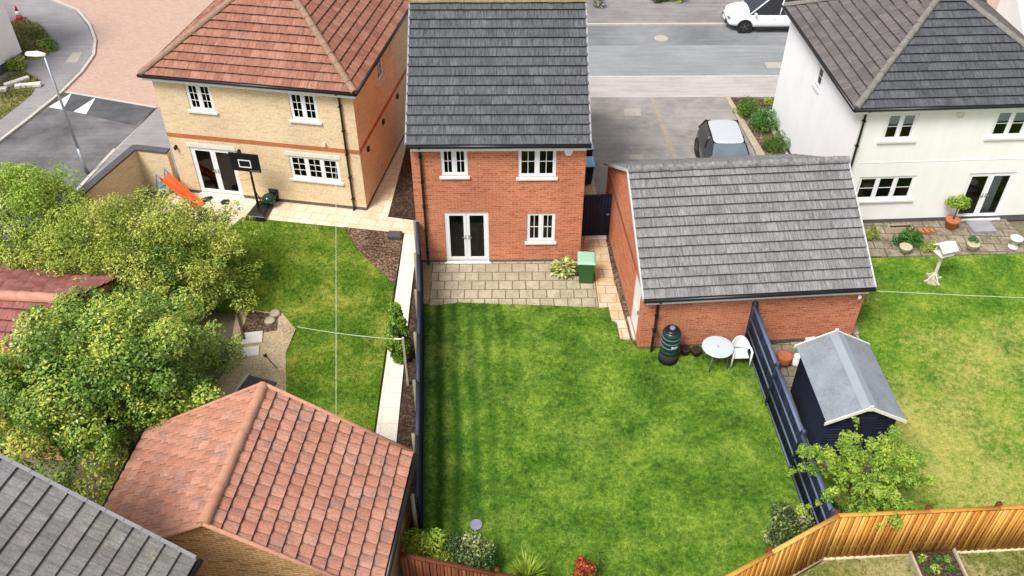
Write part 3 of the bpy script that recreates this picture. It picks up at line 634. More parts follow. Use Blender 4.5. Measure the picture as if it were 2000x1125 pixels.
# ---------------------------------------------------------------- brick garage
H2 = empty('garage', (4.049, 19.685, 0), .069, 'orange brick garage with long grey tiled roof beside the middle lawn', 'garage')
gw, gl_, gh = 6.72, 6.77, 2.2
wm = MB(); wall(wm, (0, 0), (1, 0), gw, .1, gh); wall(wm, (gw, 0), (0, 1), gl_, .1, gh); wall(wm, (gw, gl_), (-1, 0), gw, .1, gh, [(.5, 3.0, .11, 2.05), (3.6, 6.1, .11, 2.05)])
wall(wm, (0, gl_), (0, -1), gl_, .1, gh, [(gl_-1.33, gl_-.42, .101, 2.12)]); wm.build('wall', M['brick_orange'], H2)
p = MB(); p.box(-.012, gw+.012, -.012, .2, -.05, .099); p.box(gw-.2, gw+.012, .2, gl_, -.05, .099); p.box(-.012, .2, .2, gl_, -.05, .099); p.build('plinth', M['plinth'], H2)
FG = face_frame((0, gl_), (0, -1)); dr = MB(); dr.box(gl_-1.33, gl_-.42, .03, .08, .1, 2.12)
dr = dr.build('side_door', M['white'], H2, FG)
d2 = MB(); 
for z0, z1 in ((.25, .95), (1.05, 1.95)): d2.box(gl_-1.2, gl_-.55, .022, .0295, z0, z1)
d2.build('door_panel', M['white'], dr); MB().box(gl_-.52, gl_-.49, -.03, .03, 1.0, 1.14).build('handle', M['metal'], dr); MB().box(gl_-1.40, gl_-.36, -.09, .02, .03, .098).build('threshold', M['kerb'], dr)
for x in (.5, 3.6): MB().box(x, x+2.5, .08, .12, .1, 2.05).build('garage_door', M['white'], H2, face_frame((gw, gl_), (-1, 0)))
rf, gm = gable_house_roof(H2, gw, gl_, 2.26, 4.34, .24, .08, 'tile_grey', 'tile_grey')
def vfn(q, x):
    verge(q, (x, -.24, 2.30), (x, gl_/2, 4.38), .1); verge(q, (x+.05, gl_+.24, 2.30), (x+.05, gl_/2, 4.38), .1)
each('verge', M['verge_grey'], H2, [(-.12,), (gw+.07,)], vfn)
downpipe(H2, .42, 2.24, .9); 
sl = MB(); sl.lathe([(.02, 0), (.05, .02), (.055, .1), (.03, .14)], 10, (6.5, -.12, 1.72)); sl.box(6.48, 6.52, -.1, 0, 1.8, 1.84); sl.build('wall_lamp', M['white'], H2)

# ---------------------------------------------------------------- buff house
H3 = empty('buff_house', (-5.116, 27.043, 0), -.181, 'buff brick house with hipped red-brown roof behind the left garden', 'house')
cw, cl, ch = 7.22, 9.5, 4.84; H3o = Matrix.Translation((-cw, 0, 0))
H3b = H3
# the root stands at the near right corner: shift the local frame by -cw
H3.location = Vector((-5.116, 27.043, 0))+Matrix.Rotation(-.181, 4, 'Z') @ Vector((-cw, 0, 0))
X = lambda a: cw+a
wins = [(X(-6.05), X(-5.12), 3.62, 4.66), (X(-2.30), X(-1.32), 3.60, 4.66), (X(-2.70), X(-.84), 1.15, 2.12)]
door = (X(-6.50), X(-4.80), .06, 2.08)
sidew = (2.78, 3.50, 3.75, 4.62)
shell(H3, cw, cl, ch, 'brick_buff', wins+[(door[0], door[1], .149, door[3])], right=[sidew], pz=.15)
for i, a in enumerate(wins): window(H3, FR, *a, n=3 if i == 2 else 2, gc=2, gr=3, sill='white_dirty', head=(i == 2), sw=.1)
french_door(H3, FR, *door); MB().box(door[0]-.1, door[1]+.1, -.02, .02, door[3]+.002, door[3]+.17).build('lintel', M['white_dirty'], H3)
window(H3, face_frame((cw, 0), (0, 1)), *sidew, n=1, gc=2, gr=3, sill='white_dirty')
bd = MB(); bd.box(-.014, cw+.014, -.014, .05, 2.44, 2.60); bd.box(cw-.05, cw+.014, .051, cl, 2.44, 2.60); bd.box(-.014, .05, .051, cl, 2.44, 2.6); bd.build('brick_band', M['band'], H3)
hip_roof(H3, cw, cl, 5.0, 7.55, .28, .2, ('tile_red', 'tile_red'), 'ridge_brown', roll=.012, tw=.3)
downpipe(H3, X(-.46), 4.98, y=-.07)
for x, z in ((X(-7.0), 2.0), (X(-4.55), 2.08)):
    t = MB(); t.box(x-.04, x+.04, -.03, 0, z-.05, z+.09); t.lathe([(.03, 0), (.045, .02), (.055, .12), (.02, .16)], 8, (x, -.1, z-.06)); t.build('wall_light', M['black'], H3)
MB().box(X(-1.3), X(-1.2), -.08, 0, 2.68, 2.80).build('alarm_sensor', M['white_dirty'], H3)
for y in (.75, 2.7, 4.7): MB().box(cw, cw+.07, y, y+.15, 2.08, 2.25).build('wall_vent', M['black'], H3)
# garden wall of the buff house
gwp = [(-12.4, 28.42), (-13.72, 28.69), (-14.42, 26.5), (-14.80, 25.1), (-15.6, 22.0)]
GW = empty('garden_wall', (-13.72, 28.69, 0), 0, 'buff brick garden wall with dark coping joining the left corner of the buff house', 'wall')
wb = MB(); cp_ = MB(); cg = MB()
for i in range(len(gwp)-1):
    a, b = Vector(gwp[i]), Vector(gwp[i+1]); d = (b-a).normalized(); n = Vector((-d.y, d.x))
    if i: a = a-d*.11
    o = Vector((-13.72, 28.69)); q = lambda p: tuple(p-o)
    wb.prism([q(a-n*.11), q(b-n*.11), q(b+n*.11), q(a+n*.11)], -.1, 1.72-.002*i)
    cp_.prism([q(a-n*.15), q(b-n*.15), q(b+n*.15), q(a+n*.15)], 1.722-.002*i, 1.79-.002*i)
wb.build('wall', M['brick_buff'], GW); cp_.build('coping', M['coping'], GW)

# ---------------------------------------------------------------- white house
H4 = empty('white_house', (11.613, 26.009, 0), .045, 'white rendered house with pyramid grey tiled roof on the right', 'house')
ww, wl, wh = 7.45, 7.53, 4.74
wins = [(1.05, 2.10, 3.50, 4.52), (4.76, 5.92, 3.50, 4.52), (.72, 2.74, 1.05, 2.04)]
door = (4.62, 6.32, .1, 2.06)
left = [(wl-3.95, wl-3.38, 3.60, 4.40)]
shell(H4, ww, wl, wh, 'render_cream', wins+[(door[0], door[1], .21, door[3])], left=left, plinth='plinth_grey', pz=.2)
for i, a in enumerate(wins): window(H4, FR, *a, n=3 if i == 2 else 2, gc=1, gr=2, sill='white_dirty', blind=.42 if i < 2 else 0, sw=.14)
french_door(H4, FR, *door)
# cool sky light on the side face, put into a whiter render colour
sw = MB(); wall(sw, (-.006, wl), (0, -1), wl, .2, wh, left); sw.build('side_wall_sky_tint', M['render'], H4)
window(H4, face_frame((-.006, wl), (0, -1)), *left[0], n=1, gc=1, gr=2, sill='white')
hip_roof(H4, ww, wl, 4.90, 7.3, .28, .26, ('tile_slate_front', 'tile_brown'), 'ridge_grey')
downpipe(H4, .24, 4.88)
t = MB(); t.lathe([(.02, 0), (.11, .01), (.11, .06), (.03, .09)], 14, M=Matrix.Translation((3.47, 0, 4.45)) @ Matrix.Rotation(R(90), 4, 'X')); t.build('wall_vent', M['white_dirty'], H4)
bl = MB(); bl.box(.5, 7.0, -.012, -.001, 2.62, 2.64); bl.build('render_bead', M['render_cream'], H4)
cu = MB(); 
for k in range(5): cu.tube([(5.62+.1*k, .32, .12), (5.62+.1*k, .32, 1.95)], .05, 6)
cu.build('curtain', M['blind'], H4)

# ---------------------------------------------------------------- terracotta roofed garage (bottom left)
ux = Vector((.994, -.11)); uy = Vector((.11, .994)); 
H5 = empty('garage', (-9.25, 10.75, 0), math.atan2(-.11, .994), 'buff garage under a terracotta roll-tiled roof at the bottom left', 'garage')
# local: x across (gable width 6.5), y along ridge, ridge at x=3.3
gw5, gl5 = 6.3, 3.75
wm = MB(); wall(wm, (.15, .08), (1, 0), gw5, 0, 2.36); wall(wm, (.15+gw5, .08), (0, 1), gl5-.1, 0, 2.36); wall(wm, (.15+gw5, gl5-.02), (-1, 0), gw5, 0, 2.36); wall(wm, (.15, gl5-.02), (0, -1), gl5-.1, 0, 2.36)
for y, s_ in ((.08, 1), (gl5-.02, -1)):
    q = [(.15, y, 2.36), (.15+gw5, y, 2.36), (3.3, y, 4.30)]; wm.face(q if s_ > 0 else q[::-1], [(p[0], p[2]) for p in (q if s_ > 0 else q[::-1])])
wm.build('wall', M['brick_buff_dark'], H5)
mb = MB(); D = math.hypot(3.3, 2.0)
roof_plane(mb, (6.6, 0, 2.4), (0, 1, 0), (-3.3, 0, 2.0), gl5+.02, D, roll=.022, tw=.30, g=.32, lift=.05)
roof_plane(mb, (0, gl5+.02, 2.4), (0, -1, 0), (3.3, 0, 2.0), gl5+.02, D, roll=.022, tw=.30, g=.32, lift=.05)
mb.face([(6.55, .02, 2.36), (3.3, .02, 4.33), (3.3, gl5, 4.33), (6.55, gl5, 2.36)], [(0, 0)]*4); mb.face([(.05, .02, 2.36), (.05, gl5, 2.36), (3.3, gl5, 4.33), (3.3, .02, 4.33)], [(0, 0)]*4)
rf = mb.build('roof', M['tile_terra'], H5)
r = MB(); ridge(r, (3.3, 0, 4.47), (3.3, gl5+.02, 4.44), .125, .45, drop=.05); r.build('ridge_tile', M['ridge_terra'], rf)
for y in (-.03, gl5+.0): 
    for sx in (0, 6.6): MB().tube([(sx, y+.02, 2.45), (3.3, y+.02, 4.46)], .05, 6).build('verge', M['ridge_terra'], rf)
for x in (6.68, -.08): MB().tube([(x, 0, 2.36), (x, gl5, 2.36)], .06, 8).build('gutter', M['black'], H5)

# ---------------------------------------------------------------- grey roof house (bottom left corner)
H6 = empty('grey_roofed_house', (-5.68, 9.24, 0), math.atan2(-.24, .97), 'house with weathered grey tiled roof filling the bottom left corner', 'house')
# local: eave runs along -y from origin, roof rises towards -x
mb = MB(); roof_plane(mb, (0, -8, 5.0), (0, 1, 0), (-4.6, 0, 2.8), 8.0, math.hypot(4.6, 2.8), tw=.34, g=.315, stag=0, lift=.04)
roof_plane(mb, (-9.2, 0, 5.0), (0, -1, 0), (4.6, 0, 2.8), 8.0, math.hypot(4.6, 2.8), tw=.34, g=.33, stag=0, lift=.04)
mb.face([(0, -.02, 4.95), (-4.6, -.02, 7.74), (-4.6, -8, 7.74), (0, -8, 4.95)], [(0, 0)]*4)
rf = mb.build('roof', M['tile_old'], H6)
r = MB(); ridge(r, (-4.6, -8, 7.86), (-4.6, 0, 7.86), .14); r.build('ridge_tile', M['ridge_grey'], rf)
v = MB(); 
for i in range(15):
    a = i/15; b = (i+1)/15; dz = .012; v.face([(-4.6*a, -.03, 5.06+2.8*a), (-4.6*a, .045, 5.06+2.8*a), (-4.6*b, .045, 5.05+2.8*b), (-4.6*b, -.03, 5.05+2.8*b)]); v.face([(-4.6*a, .045, 4.92+2.8*a), (-4.6*b, .045, 4.92+2.8*b), (-4.6*b, .045, 5.05+2.8*b), (-4.6*a, .045, 5.06+2.8*a)])
v.build('verge', M['coping_grey'], rf)
MB().tube([(.06, -8, 4.95), (.06, .03, 4.95)], .06, 8).build('gutter', M['black'], H6)
wm = MB(); wall(wm, (-8.9, -7.8), (1, 0), 8.6, 0, 4.9); wall(wm, (-.3, -7.8), (0, 1), 7.6, 0, 4.9); wall(wm, (-.3, -.2), (-1, 0), 8.6, 0, 4.9); wall(wm, (-8.9, -.2), (0, -1), 7.6, 0, 4.9)
q = [(-.3, -.2, 4.9), (-8.9, -.2, 4.9), (-4.6, -.2, 7.6)]; wm.face(q, [(p[0], p[2]) for p in q]); wm.build('wall', M['brick_buff'], H6)

# ---------------------------------------------------------------- red tiled garage at the left edge
H7 = empty('garage', (-10.75, 15.15, 0), -.10, 'buff garage with dark red tiled roof at the left edge, half under the big tree', 'garage')
# local: ridge along x from -6 to .0, front eave at y=0
mb = MB(); roof_plane(mb, (-7, .0, 2.4), (1, 0, 0), (0, 2.6, 1.35), 5.9, math.hypot(2.6, 1.35), roll=.015, tw=.3, g=.32)
roof_plane(mb, (-1.1, 5.2, 2.4), (-1, 0, 0), (0, -2.6, 1.35), 5.9, math.hypot(2.6, 1.35), roll=.015, tw=.3, g=.32)
rf = mb.build('roof', M['tile_maroon'], H7); r = MB(); ridge(r, (-7, 2.6, 3.81), (-1.1, 2.6, 3.81), .16); r.build('ridge_tile', M['ridge_terra'], rf)
wm = MB(); wall(wm, (-6.8, .25), (1, 0), 5.5, 0, 2.36); wall(wm, (-1.3, .25), (0, 1), 4.7, 0, 2.36); wall(wm, (-1.3, 4.95), (-1, 0), 5.5, 0, 2.36)
q = [(-1.3, .25, 2.36), (-1.3, 4.95, 2.36), (-1.3, 2.6, 3.66)]; wm.face(q, [(p[1], p[2]) for p in q]); wm.build('wall', M['brick_buff_dark'], H7)

# ---------------------------------------------------------------- white building top left, white garage top right
H8 = empty('white_building', (-22.62, 39.3, 0), 0, 'white rendered building with grey plinth cut by the top left corner', 'building')
d1 = Vector((-.31, -.95)); d2 = Vector((-.95, .31)); c = [Vector((0, 0)), d1*6, d1*6+d2*7, d2*7]
MB().prism([tuple(p) for p in c], .45, 5.5).build('wall', M['render'], H8)
MB().prism([tuple(p*1.0+Vector(((-.02 if i > 1 else .02), -.01))) for i, p in enumerate(c)], -.1, .449).build('plinth', M['plinth_grey'], H8)
MB().prism([tuple(p-d1*.3+(d1*.6 if i in (1, 2) else d1*0)) for i, p in enumerate(c)], 5.5, 5.7).build('roof', M['tile_slate'], H8)
a = G(1988, 0, 2.4); b = G(2001, 75, 2.4)
H9 = empty('white_outbuilding', (b[0], b[1], 0), 0, 'white rendered wall end at the top right corner', 'building')
MB().prism([(0, 0), (6, .3), (a[0]-b[0]+6, a[1]-b[1]+6), ((a[0]-b[0])*2, (a[1]-b[1])*2)], 0, 2.4).build('wall', M['render'], H9)
MB().prism([(.05, .1), (6, .4), (a[0]-b[0]+6, a[1]-b[1]+6), ((a[0]-b[0])*2+.05, (a[1]-b[1])*2)], 2.4, 2.46).build('roof', M['white_dirty'], H9)

# ---------------------------------------------------------------- fences and gate
def tint_build(boxes, name, mat, parent):
    """boxes: list of 8-corner arrays, one tint value per box"""
    V = np.concatenate(boxes); n = len(boxes); q = np.array([(0,2,3,1),(4,5,7,6),(0,1,5,4),(2,6,7,3),(0,4,6,2),(1,3,7,5)])
    F = (q[None]+8*np.arange(n)[:, None, None]).reshape(-1, 4); t = np.repeat(rng.uniform(0, 1, n), 8)
    return tri_mesh(name, V, F, mat, parent, t)
def obox(a, d, n, u0, u1, v0, v1, z0, z1):
    return np.array([[a[0]+d[0]*u+n[0]*v, a[1]+d[1]*u+n[1]*v, z] for z in (z0, z1) for v in (v0, v1) for u in (u0, u1)])
def slat_fence(name, pts, h, label, mat, postmat, side=1, sw=.085, z0=.05, cap=None, gravelboard=None, pstep=1.83):
    root = empty(name, (pts[0][0], pts[0][1], 0), 0, label, 'fence'); o = Vector(pts[0])
    for i in range(len(pts)-1):
        a, b = Vector(pts[i]), Vector(pts[i+1]); L = (b-a).length; d = (b-a).normalized(); n = Vector((-d.y, d.x))*side; a = a-o
        m = max(1, round(L/pstep)); st = L/m
        for k in range(m):
            bx = []; nb = round(st/sw); s_ = st/nb
            for j in range(nb):
                lift = .02*(j % 2); dz = rng.uniform(-.004, .004)
                bx.append(obox(a+d*(k*st), d, n, j*s_+.004, (j+1)*s_-.012, -.03-lift, -.008-lift, z0+.035, z0+h-.04+dz))
            tint_build(bx, 'panel', M[mat], root)
            r = []
            for z in (.35, h/2, h-.25): r.append(obox(a+d*(k*st), d, n, 0, st, 0., .04, z0+z, z0+z+.07))
            r.append(obox(a+d*(k*st), d, n, 0, st-.002, -.055, .045, z0+h-.038, z0+h))
            tint_build(r, 'rail', M[cap or mat], root)
        gb = [obox(a, d, n, 0, L, -.065, -.02, -.05, z0+.03)]; tint_build(gb, 'gravel_board', M[gravelboard or mat], root)
        for k in range(m+1):
            if k == m and i < len(pts)-2: continue
            x = a+d*(k*st); tint_build([obox(x, d, n, -.05, .05, .045, .135, -.1, z0+h+.05)], 'post', M[postmat], root)
    return root
M['navy_w'] = wood('navy_boards', [(0, (.008, .012, .026)), (.5, (.012, .019, .038)), (1, (.018, .026, .052))], .55)
M['navy_cap'] = wood('navy_capping', [(0, (.022, .028, .05)), (1, (.045, .055, .09))], .5)
M['navy_rail'] = wood('pale_worn_navy_rail', [(0, (.07, .09, .15)), (1, (.12, .145, .22))], .45)
M['post_w'] = wood('pale_posts', [(0, (.22, .20, .13)), (1, (.34, .30, .22))])
M['gravel_w'] = wood('pale_base_boards', [(0, (.56, .44, .27)), (1, (.64, .52, .34))])
slat_fence('fence', [(-2.92, 23.9), (-2.62, 20.4), (-2.16, 12.95)], 1.75, 'long navy board fence between the buff house garden and the middle lawn', 'navy_w', 'post_w', side=-1, cap='navy_cap')
slat_fence('fence', [(-2.40, 11.40), (-.25, 10.88), (1.8, 10.45), (4.1, 10.42)], 1.75, 'dark red-brown board fence at the bottom edge of the photo', 'wood_brown', 'wood_brown', side=1, cap='wood_brown', pstep=2.1)
slat_fence('fence', [(4.2, 10.42), (7.72, 12.34), (9.9, 12.44), (20, 12.9)], 1.75, 'new orange timber board fence at the bottom right', 'wood_orange', 'wood_brown', side=1, gravelboard='gravel_w', cap='wood_orange')
# navy panel fence on the right: three panels with long rails seen on the lawn side
fp = [(7.40, 19.86), (7.50, 17.35), (7.60, 14.95), (7.70, 12.55)]
RF = empty('fence', (7.40, 19.86, 0), 0, 'navy panel fence with long pale edged rails between garage and orange fence', 'fence')
for i in range(3):
    a, b = Vector(fp[i]), Vector(fp[i+1]); L = (b-a).length; d = (b-a).normalized(); n = Vector((d.y, -d.x)); a = a-Vector(fp[0]); h = 1.68-.03*i
    bx = []; nb = 22
    for j in range(nb): bx.append(obox(a, d, n, .05+(L-.1)*j/nb, .05+(L-.1)*(j+1)/nb-.004, .0-.008*(j % 2), .018-.008*(j % 2), .12, h-.03))
    pn = tint_build(bx, 'panel', M['navy_w'], RF); r = []
    for z in (.15, .62, 1.12): r.append(obox(a, d, n, .05, L-.05, .02, .06, z, z+.05))
    tint_build(r, 'rail', M['navy_rail'], pn); tint_build([obox(a, d, n, .05, L-.05, -.03, .085, h-.03, h)], 'capping', M['navy_rail'], pn)
for i, p in enumerate(fp):
    x = Vector(p)-Vector(fp[0]); n = Vector((1, .04)); tint_build([obox(x, Vector((.04, -1)), n, -.055, .055, -.06, .09, -.1, 1.72-.02*i)], 'post', M['navy_w'], RF)
    MB().lathe([(.05, 0), (.06, .02), (.03, .07)], 8, (x.x, x.y, 1.72-.02*i)).build('finial', M['navy_light'], RF)
GT = empty('gate', (2.56, 25.32, 0), .03, 'black side gate between the middle house and the brick garage', 'gate')
bx = [obox((0, 0), (1, 0), (0, 1), .03+k*.107, .03+(k+1)*.107-.004, 0, .02, .1, 1.78) for k in range(10)]
tint_build(bx, 'board', M['navy_w'], GT); t = MB(); t.box(-.0, 1.13, .025, .06, .3, .4); t.box(0, 1.13, .025, .06, 1.5, 1.6); t.build('brace', M['navy'], GT)
MB().box(-.03, 1.15, -.02, .06, 1.785, 1.83).build('frame_top', M['navy'], GT); MB().box(.95, 1.05, -.03, 0, 1.0, 1.04).build('latch', M['metal'], GT)
MB().box(.25, 1.0, -.16, .0, .03, .10).build('threshold', M['white_dirty'], GT)

# ---------------------------------------------------------------- shed
SH = empty('garden_shed', (8.36, 15.35, 0), R(1.5), 'navy timber garden shed with grey felt roof and cream bargeboards behind the navy fence', 'shed')
sw_, sl_ = 1.78, 2.5
bx = []
for k in range(16):
    z = .06+k*.105; 
    for (a, d, L, n) in (((0, 0), (1, 0), sw_, (0, 1)), ((0, 0), (0, 1), sl_, (1, 0)), ((sw_, 0), (0, 1), sl_, (-1, 0)), ((0, sl_), (1, 0), sw_, (0, -1))):
        if z+.1 < 1.80: bx.append(obox(a, d, n, 0, L, -.006, .02, z, z+.098)); bx.append(obox(a, d, n, 0, L, .004, .02, z+.098, z+.105))
M['navy_s'] = wood('navy_shiplap', [(0, (.012, .016, .036)), (1, (.022, .028, .058))]); tint_build(bx, 'wall', M['navy_s'], SH)
for y, s_ in ((0., 1), (sl_, -1)):
    q = [(0, y, 1.72), (sw_, y, 1.72), (sw_/2, y, 2.20)]; gm = MB(); gm.face(q if s_ > 0 else q[::-1]); gm.build('gable', M['navy_shed'], SH)
t = MB(); t.box(.5, 1.25, -.03, -.008, .1, 1.7); dd = t.build('shed_door', M['navy_shed'], SH); MB().box(1.18, 1.22, -.05, -.03, .9, 1.0).build('handle', M['metal'], dd)
rp = MB(); o_ = .16
for s_ in (-1, 1):
    A = Vector((sw_/2, -o_, 2.26)); B = Vector((sw_/2, sl_+o_, 2.26)); e = Vector((s_*(sw_/2+.13), 0, -.52)); nrm = Vector((s_*.52, 0, sw_/2)).normalized()*.02
    for k, (t0, t1) in enumerate(((0, .36), (.36, .82), (.82, 1.))):
        P = A.lerp(B, t0); Q = A.lerp(B, t1+.01 if k < 2 else 1); up = nrm*(1+.28*k if s_ < 0 else 1.5-.3*k+.3)
        v8 = [P, Q, Q+e, P+e]; top = [v+up for v in v8]
        if s_ > 0: v8 = v8[::-1]; top = top[::-1]
        rp.face(top[::-1]); rp.face(v8)
        for i in range(4): rp.face([v8[i], v8[(i+1) % 4], top[(i+1) % 4], top[i]])
rfs = rp.build('roof', M['felt'], SH)
rc = MB(); 
for s_ in (-1, 1):
    A = Vector((sw_/2, -o_-.005, 2.305)); B = Vector((sw_/2, sl_+o_+.005, 2.305)); e = Vector((s_*.2, 0, -.1))
    rc.face([A, A+e, B+e, B] if s_ < 0 else [A, B, B+e, A+e])
rc.build('ridge_cap', plain('pale_felt_cap', (.28, .31, .335), .85, var=.12), rfs)
for y in (-o_-.03, sl_+o_):
    bb = MB()
    for s_ in (-1, 1):
        A = Vector((sw_/2, y, 2.32)); E = A+Vector((s_*(sw_/2+.18), 0, -.56)); th = Vector((0, 0, -.10)); t_ = Vector((0, .03, 0))
        P = [A, E, E+th, A+th]; bb.face(P if s_ > 0 else P[::-1]); Q = [p+t_ for p in P]; bb.face(Q[::-1] if s_ > 0 else Q)
        for i in range(4): bb.face([P[i], Q[i], Q[(i+1) % 4], P[(i+1) % 4]])
    bb.box(sw_/2-.05, sw_/2+.05, y-.002, y+.032, 2.18, 2.36)
    bb.build('bargeboard', M['bargeboard'], SH)

# ---------------------------------------------------------------- foliage
def leafcloud(name, centres, radii, nleaf, size, mat, parent, flat=.4, aspect=.5, shell_=.55, tints=None, droop=0., keep=None):
    C = np.array(centres, float); rad = np.array(radii, float); n = nleaf
    w = rad**2; idx = rng.choice(len(C), n, p=w/w.sum())
    d = rng.normal(size=(n, 3)); d /= np.linalg.norm(d, axis=1)[:, None]
    r = rng.uniform(shell_, 1., n)**.7*rad[idx]; P = C[idx]+d*r[:, None]*np.array([1, 1, .85])
    nrm = d*.7+rng.normal(size=(n, 3))*.55+np.array([0, 0, flat]); nrm /= np.linalg.norm(nrm, axis=1)[:, None]
    t = rng.normal(size=(n, 3)); t[:, 2] -= droop; t -= nrm*(t*nrm).sum(1)[:, None]; t /= np.linalg.norm(t, axis=1)[:, None]; b = np.cross(nrm, t)
    s = size*rng.uniform(.6, 1.35, n)[:, None]; V = np.zeros((n, 4, 3))
    V[:, 0] = P-t*s*.5; V[:, 1] = P+b*s*aspect*.5+nrm*s*.08; V[:, 2] = P+t*s*.5; V[:, 3] = P-b*s*aspect*.5+nrm*s*.08
    ct = rng.uniform(0, 1, len(C)) if tints is None else np.array(tints)
    if keep is not None: k_ = keep(P); V = V[k_]; idx = idx[k_]; n = len(V)
    tint = np.clip(.55*ct[idx]+.45*rng.uniform(0, 1, n), 0, 1)
    return tri_mesh(name, V.reshape(-1, 3), np.arange(4*n).reshape(-1, 4), mat, parent, np.repeat(tint, 4))
def clumps(c, R_, n, rr, bottom=-.3, inner=.55):
    out = []; rad = []
    while len(out) < n:
        v = rng.normal(size=3); v /= np.linalg.norm(v)
        if v[2] < bottom: continue
        k = rng.uniform(inner, 1.05); out.append(np.array(c)+v*np.array(R_)*k); rad.append(rng.uniform(*rr))
    return out, rad
def trunk(root, h, r, tips, mat='bark_wood', lean=(0, 0)):
    t = MB(); t.tube([(0, 0, -.05), (lean[0]*.3, lean[1]*.3, h*.5), (lean[0], lean[1], h)], [r*1.35, r, r*.8], 8); t.build('trunk', M[mat], root)
    b = MB()
    for p in tips:
        p = Vector(p); s_ = Vector((lean[0], lean[1], h*random.uniform(.65, 1))); m_ = s_.lerp(p, .5)+Vector((random.uniform(-.15, .15), random.uniform(-.15, .15), random.uniform(0, .25)))
        b.tube([s_, m_, p], [r*.45, r*.25, r*.08], 5)
    b.build('branch', M[mat], root)
def tree(name, loc, c, R_, nc, rr, nl, size, mat, label, cat='tree', th=1.6, tr=.12, bottom=-.3, extra=(), group=None, sprays=60, **kw):
    root = empty(name, (loc[0], loc[1], 0), 0, label, cat, group); ce, ra = clumps(c, R_, nc, rr, bottom)
    for e, r_ in extra: ce.append(np.array(e)); ra.append(r_)
    for k in range(sprays):                       # thin shoots beyond the outline
        v = rng.normal(size=3); v /= np.linalg.norm(v); v[2] = abs(v[2])*.9-.15; q = rng.uniform(.95, 1.42)**1.1
        ce.append(np.array(c)+v*np.array(R_)*q); ra.append(rng.uniform(.10, .34))
    trunk(root, th, tr, [tuple(p) for p in ce[::max(1, len(ce)//22)]])
    leafcloud('crown', ce, ra, nl, size, mat, root, **kw); return root
LG = (.19, .27, .035)
m_mix = leafmat('mixed_green_leaves', [(.05, (.035, .09, .012)), (.3, (.10, .21, .028)), (.55, (.22, .36, .05)), (.75, (.42, .50, .08)), (.95, (.66, .60, .10))], .14, .38)
m_olive = leafmat('olive_yellow_leaves', [(.05, (.08, .15, .02)), (.4, (.27, .36, .045)), (.7, (.50, .55, .09)), (.97, (.68, .62, .2))], rough=.4)
m_fresh = leafmat('fresh_green_leaves', [(.05, (.10, .20, .02)), (.4, (.30, .45, .05)), (.9, (.58, .64, .13))])
m_feather = leafmat('feathery_green_leaves', [(.05, (.02, .075, .018)), (.5, (.06, .19, .03)), (.95, (.18, .36, .06))])
m_light = leafmat('light_green_leaves', [(.05, (.08, .19, .02)), (.5, (.27, .42, .045)), (.95, (.55, .64, .10))], .35)
m_yel = leafmat('yellow_green_leaves', [(.05, (.12, .22, .02)), (.5, (.34, .46, .04)), (.95, (.60, .64, .10))])
m_var = leafmat('variegated_leaves', [(.1, (.025, .06, .015)), (.5, (.10, .16, .035)), (.7, (.32, .36, .12)), (.95, (.60, .60, .38))])
m_dark = leafmat('dark_green_leaves', [(.1, (.018, .05, .012)), (.5, (.05, .12, .02)), (.95, (.14, .24, .05))])
m_red = leafmat('red_orange_leaves', [(.1, (.12, .03, .012)), (.5, (.40, .05, .03)), (.75, (.55, .20, .04)), (.95, (.62, .50, .08))])
m_hosta = leafmat('hosta_leaves', [(.1, (.12, .20, .03)), (.5, (.40, .48, .10)), (.9, (.74, .74, .34))])
m_box = leafmat('box_leaves', [(.1, (.03, .08, .012)), (.5, (.09, .19, .02)), (.95, (.22, .34, .04))])

# big mixed tree: the yellowest clump sits near the middle
def off_roof(P):      # nothing grows through the terracotta roof
    x, y = P[:, 0]-10.25, P[:, 1]+15.75
    return ~((x > -9.2) & (y < 14.35))
ta = tree('tree', (-10.25, 15.75), (0, 0, 2.85), (2.6, 2.3, 1.85), 200, (.26, .6), 92000, .095, m_mix, 'large dense tree with mixed green and yellow leaves beside the terracotta roof', th=1.7, tr=.16, bottom=-.55, flat=.75, sprays=90, keep=off_roof, extra=[((1.6, 2.2, 1.8), .7), ((2.2, 2.6, 1.2), .6), ((.8, 2.8, 1.9), .7), ((1.7, 3.0, .9), .6), ((-.9, -2.3, 1.1), .7), ((.2, -2.2, 1.3), .7), ((-1.9, -1.9, 1.3), .6), ((-.3, -2.9, .9), .6), ((.6, -1.6, .9), .7), ((-1.5, -2.6, 1.0), .5), ((0, 3.2, 1.4), .7), ((-.6, 3.0, 2.6), .6), ((.3, 2.7, 2.9), .6), ((-1.1, 2.6, 3.2), .55), ((1.0, 3.4, 2.2), .6), ((-.2, 3.8, 2.0), .6)])
tree('tree', (-11.7, 21.9), (0, 0, 2.0), (2.9, 2.1, 1.4), 110, (.25, .8), 66000, .085, m_olive, 'broad olive-yellow leaved tree in front of the garden wall', th=1.5, tr=.12, bottom=-.6, extra=[((2.9, -.8, 1.4), .5), ((3.6, -1.0, 1.0), .45), ((2.4, -1.5, 1.3), .5), ((3.3, .4, .9), .5)], flat=.75, sprays=190)
tree('tree', (-15.7, 23.4), (0, 0, 2.2), (1.55, 1.9, 1.8), 80, (.25, .65), 40000, .08, m_fresh, 'fresh bright green tree at the left edge beside the dark road', th=1.6, tr=.1, bottom=-.6, extra=[((.3, 0, 4.1), .35), ((-.7, .1, 3.9), .35)], flat=.7, sprays=120)
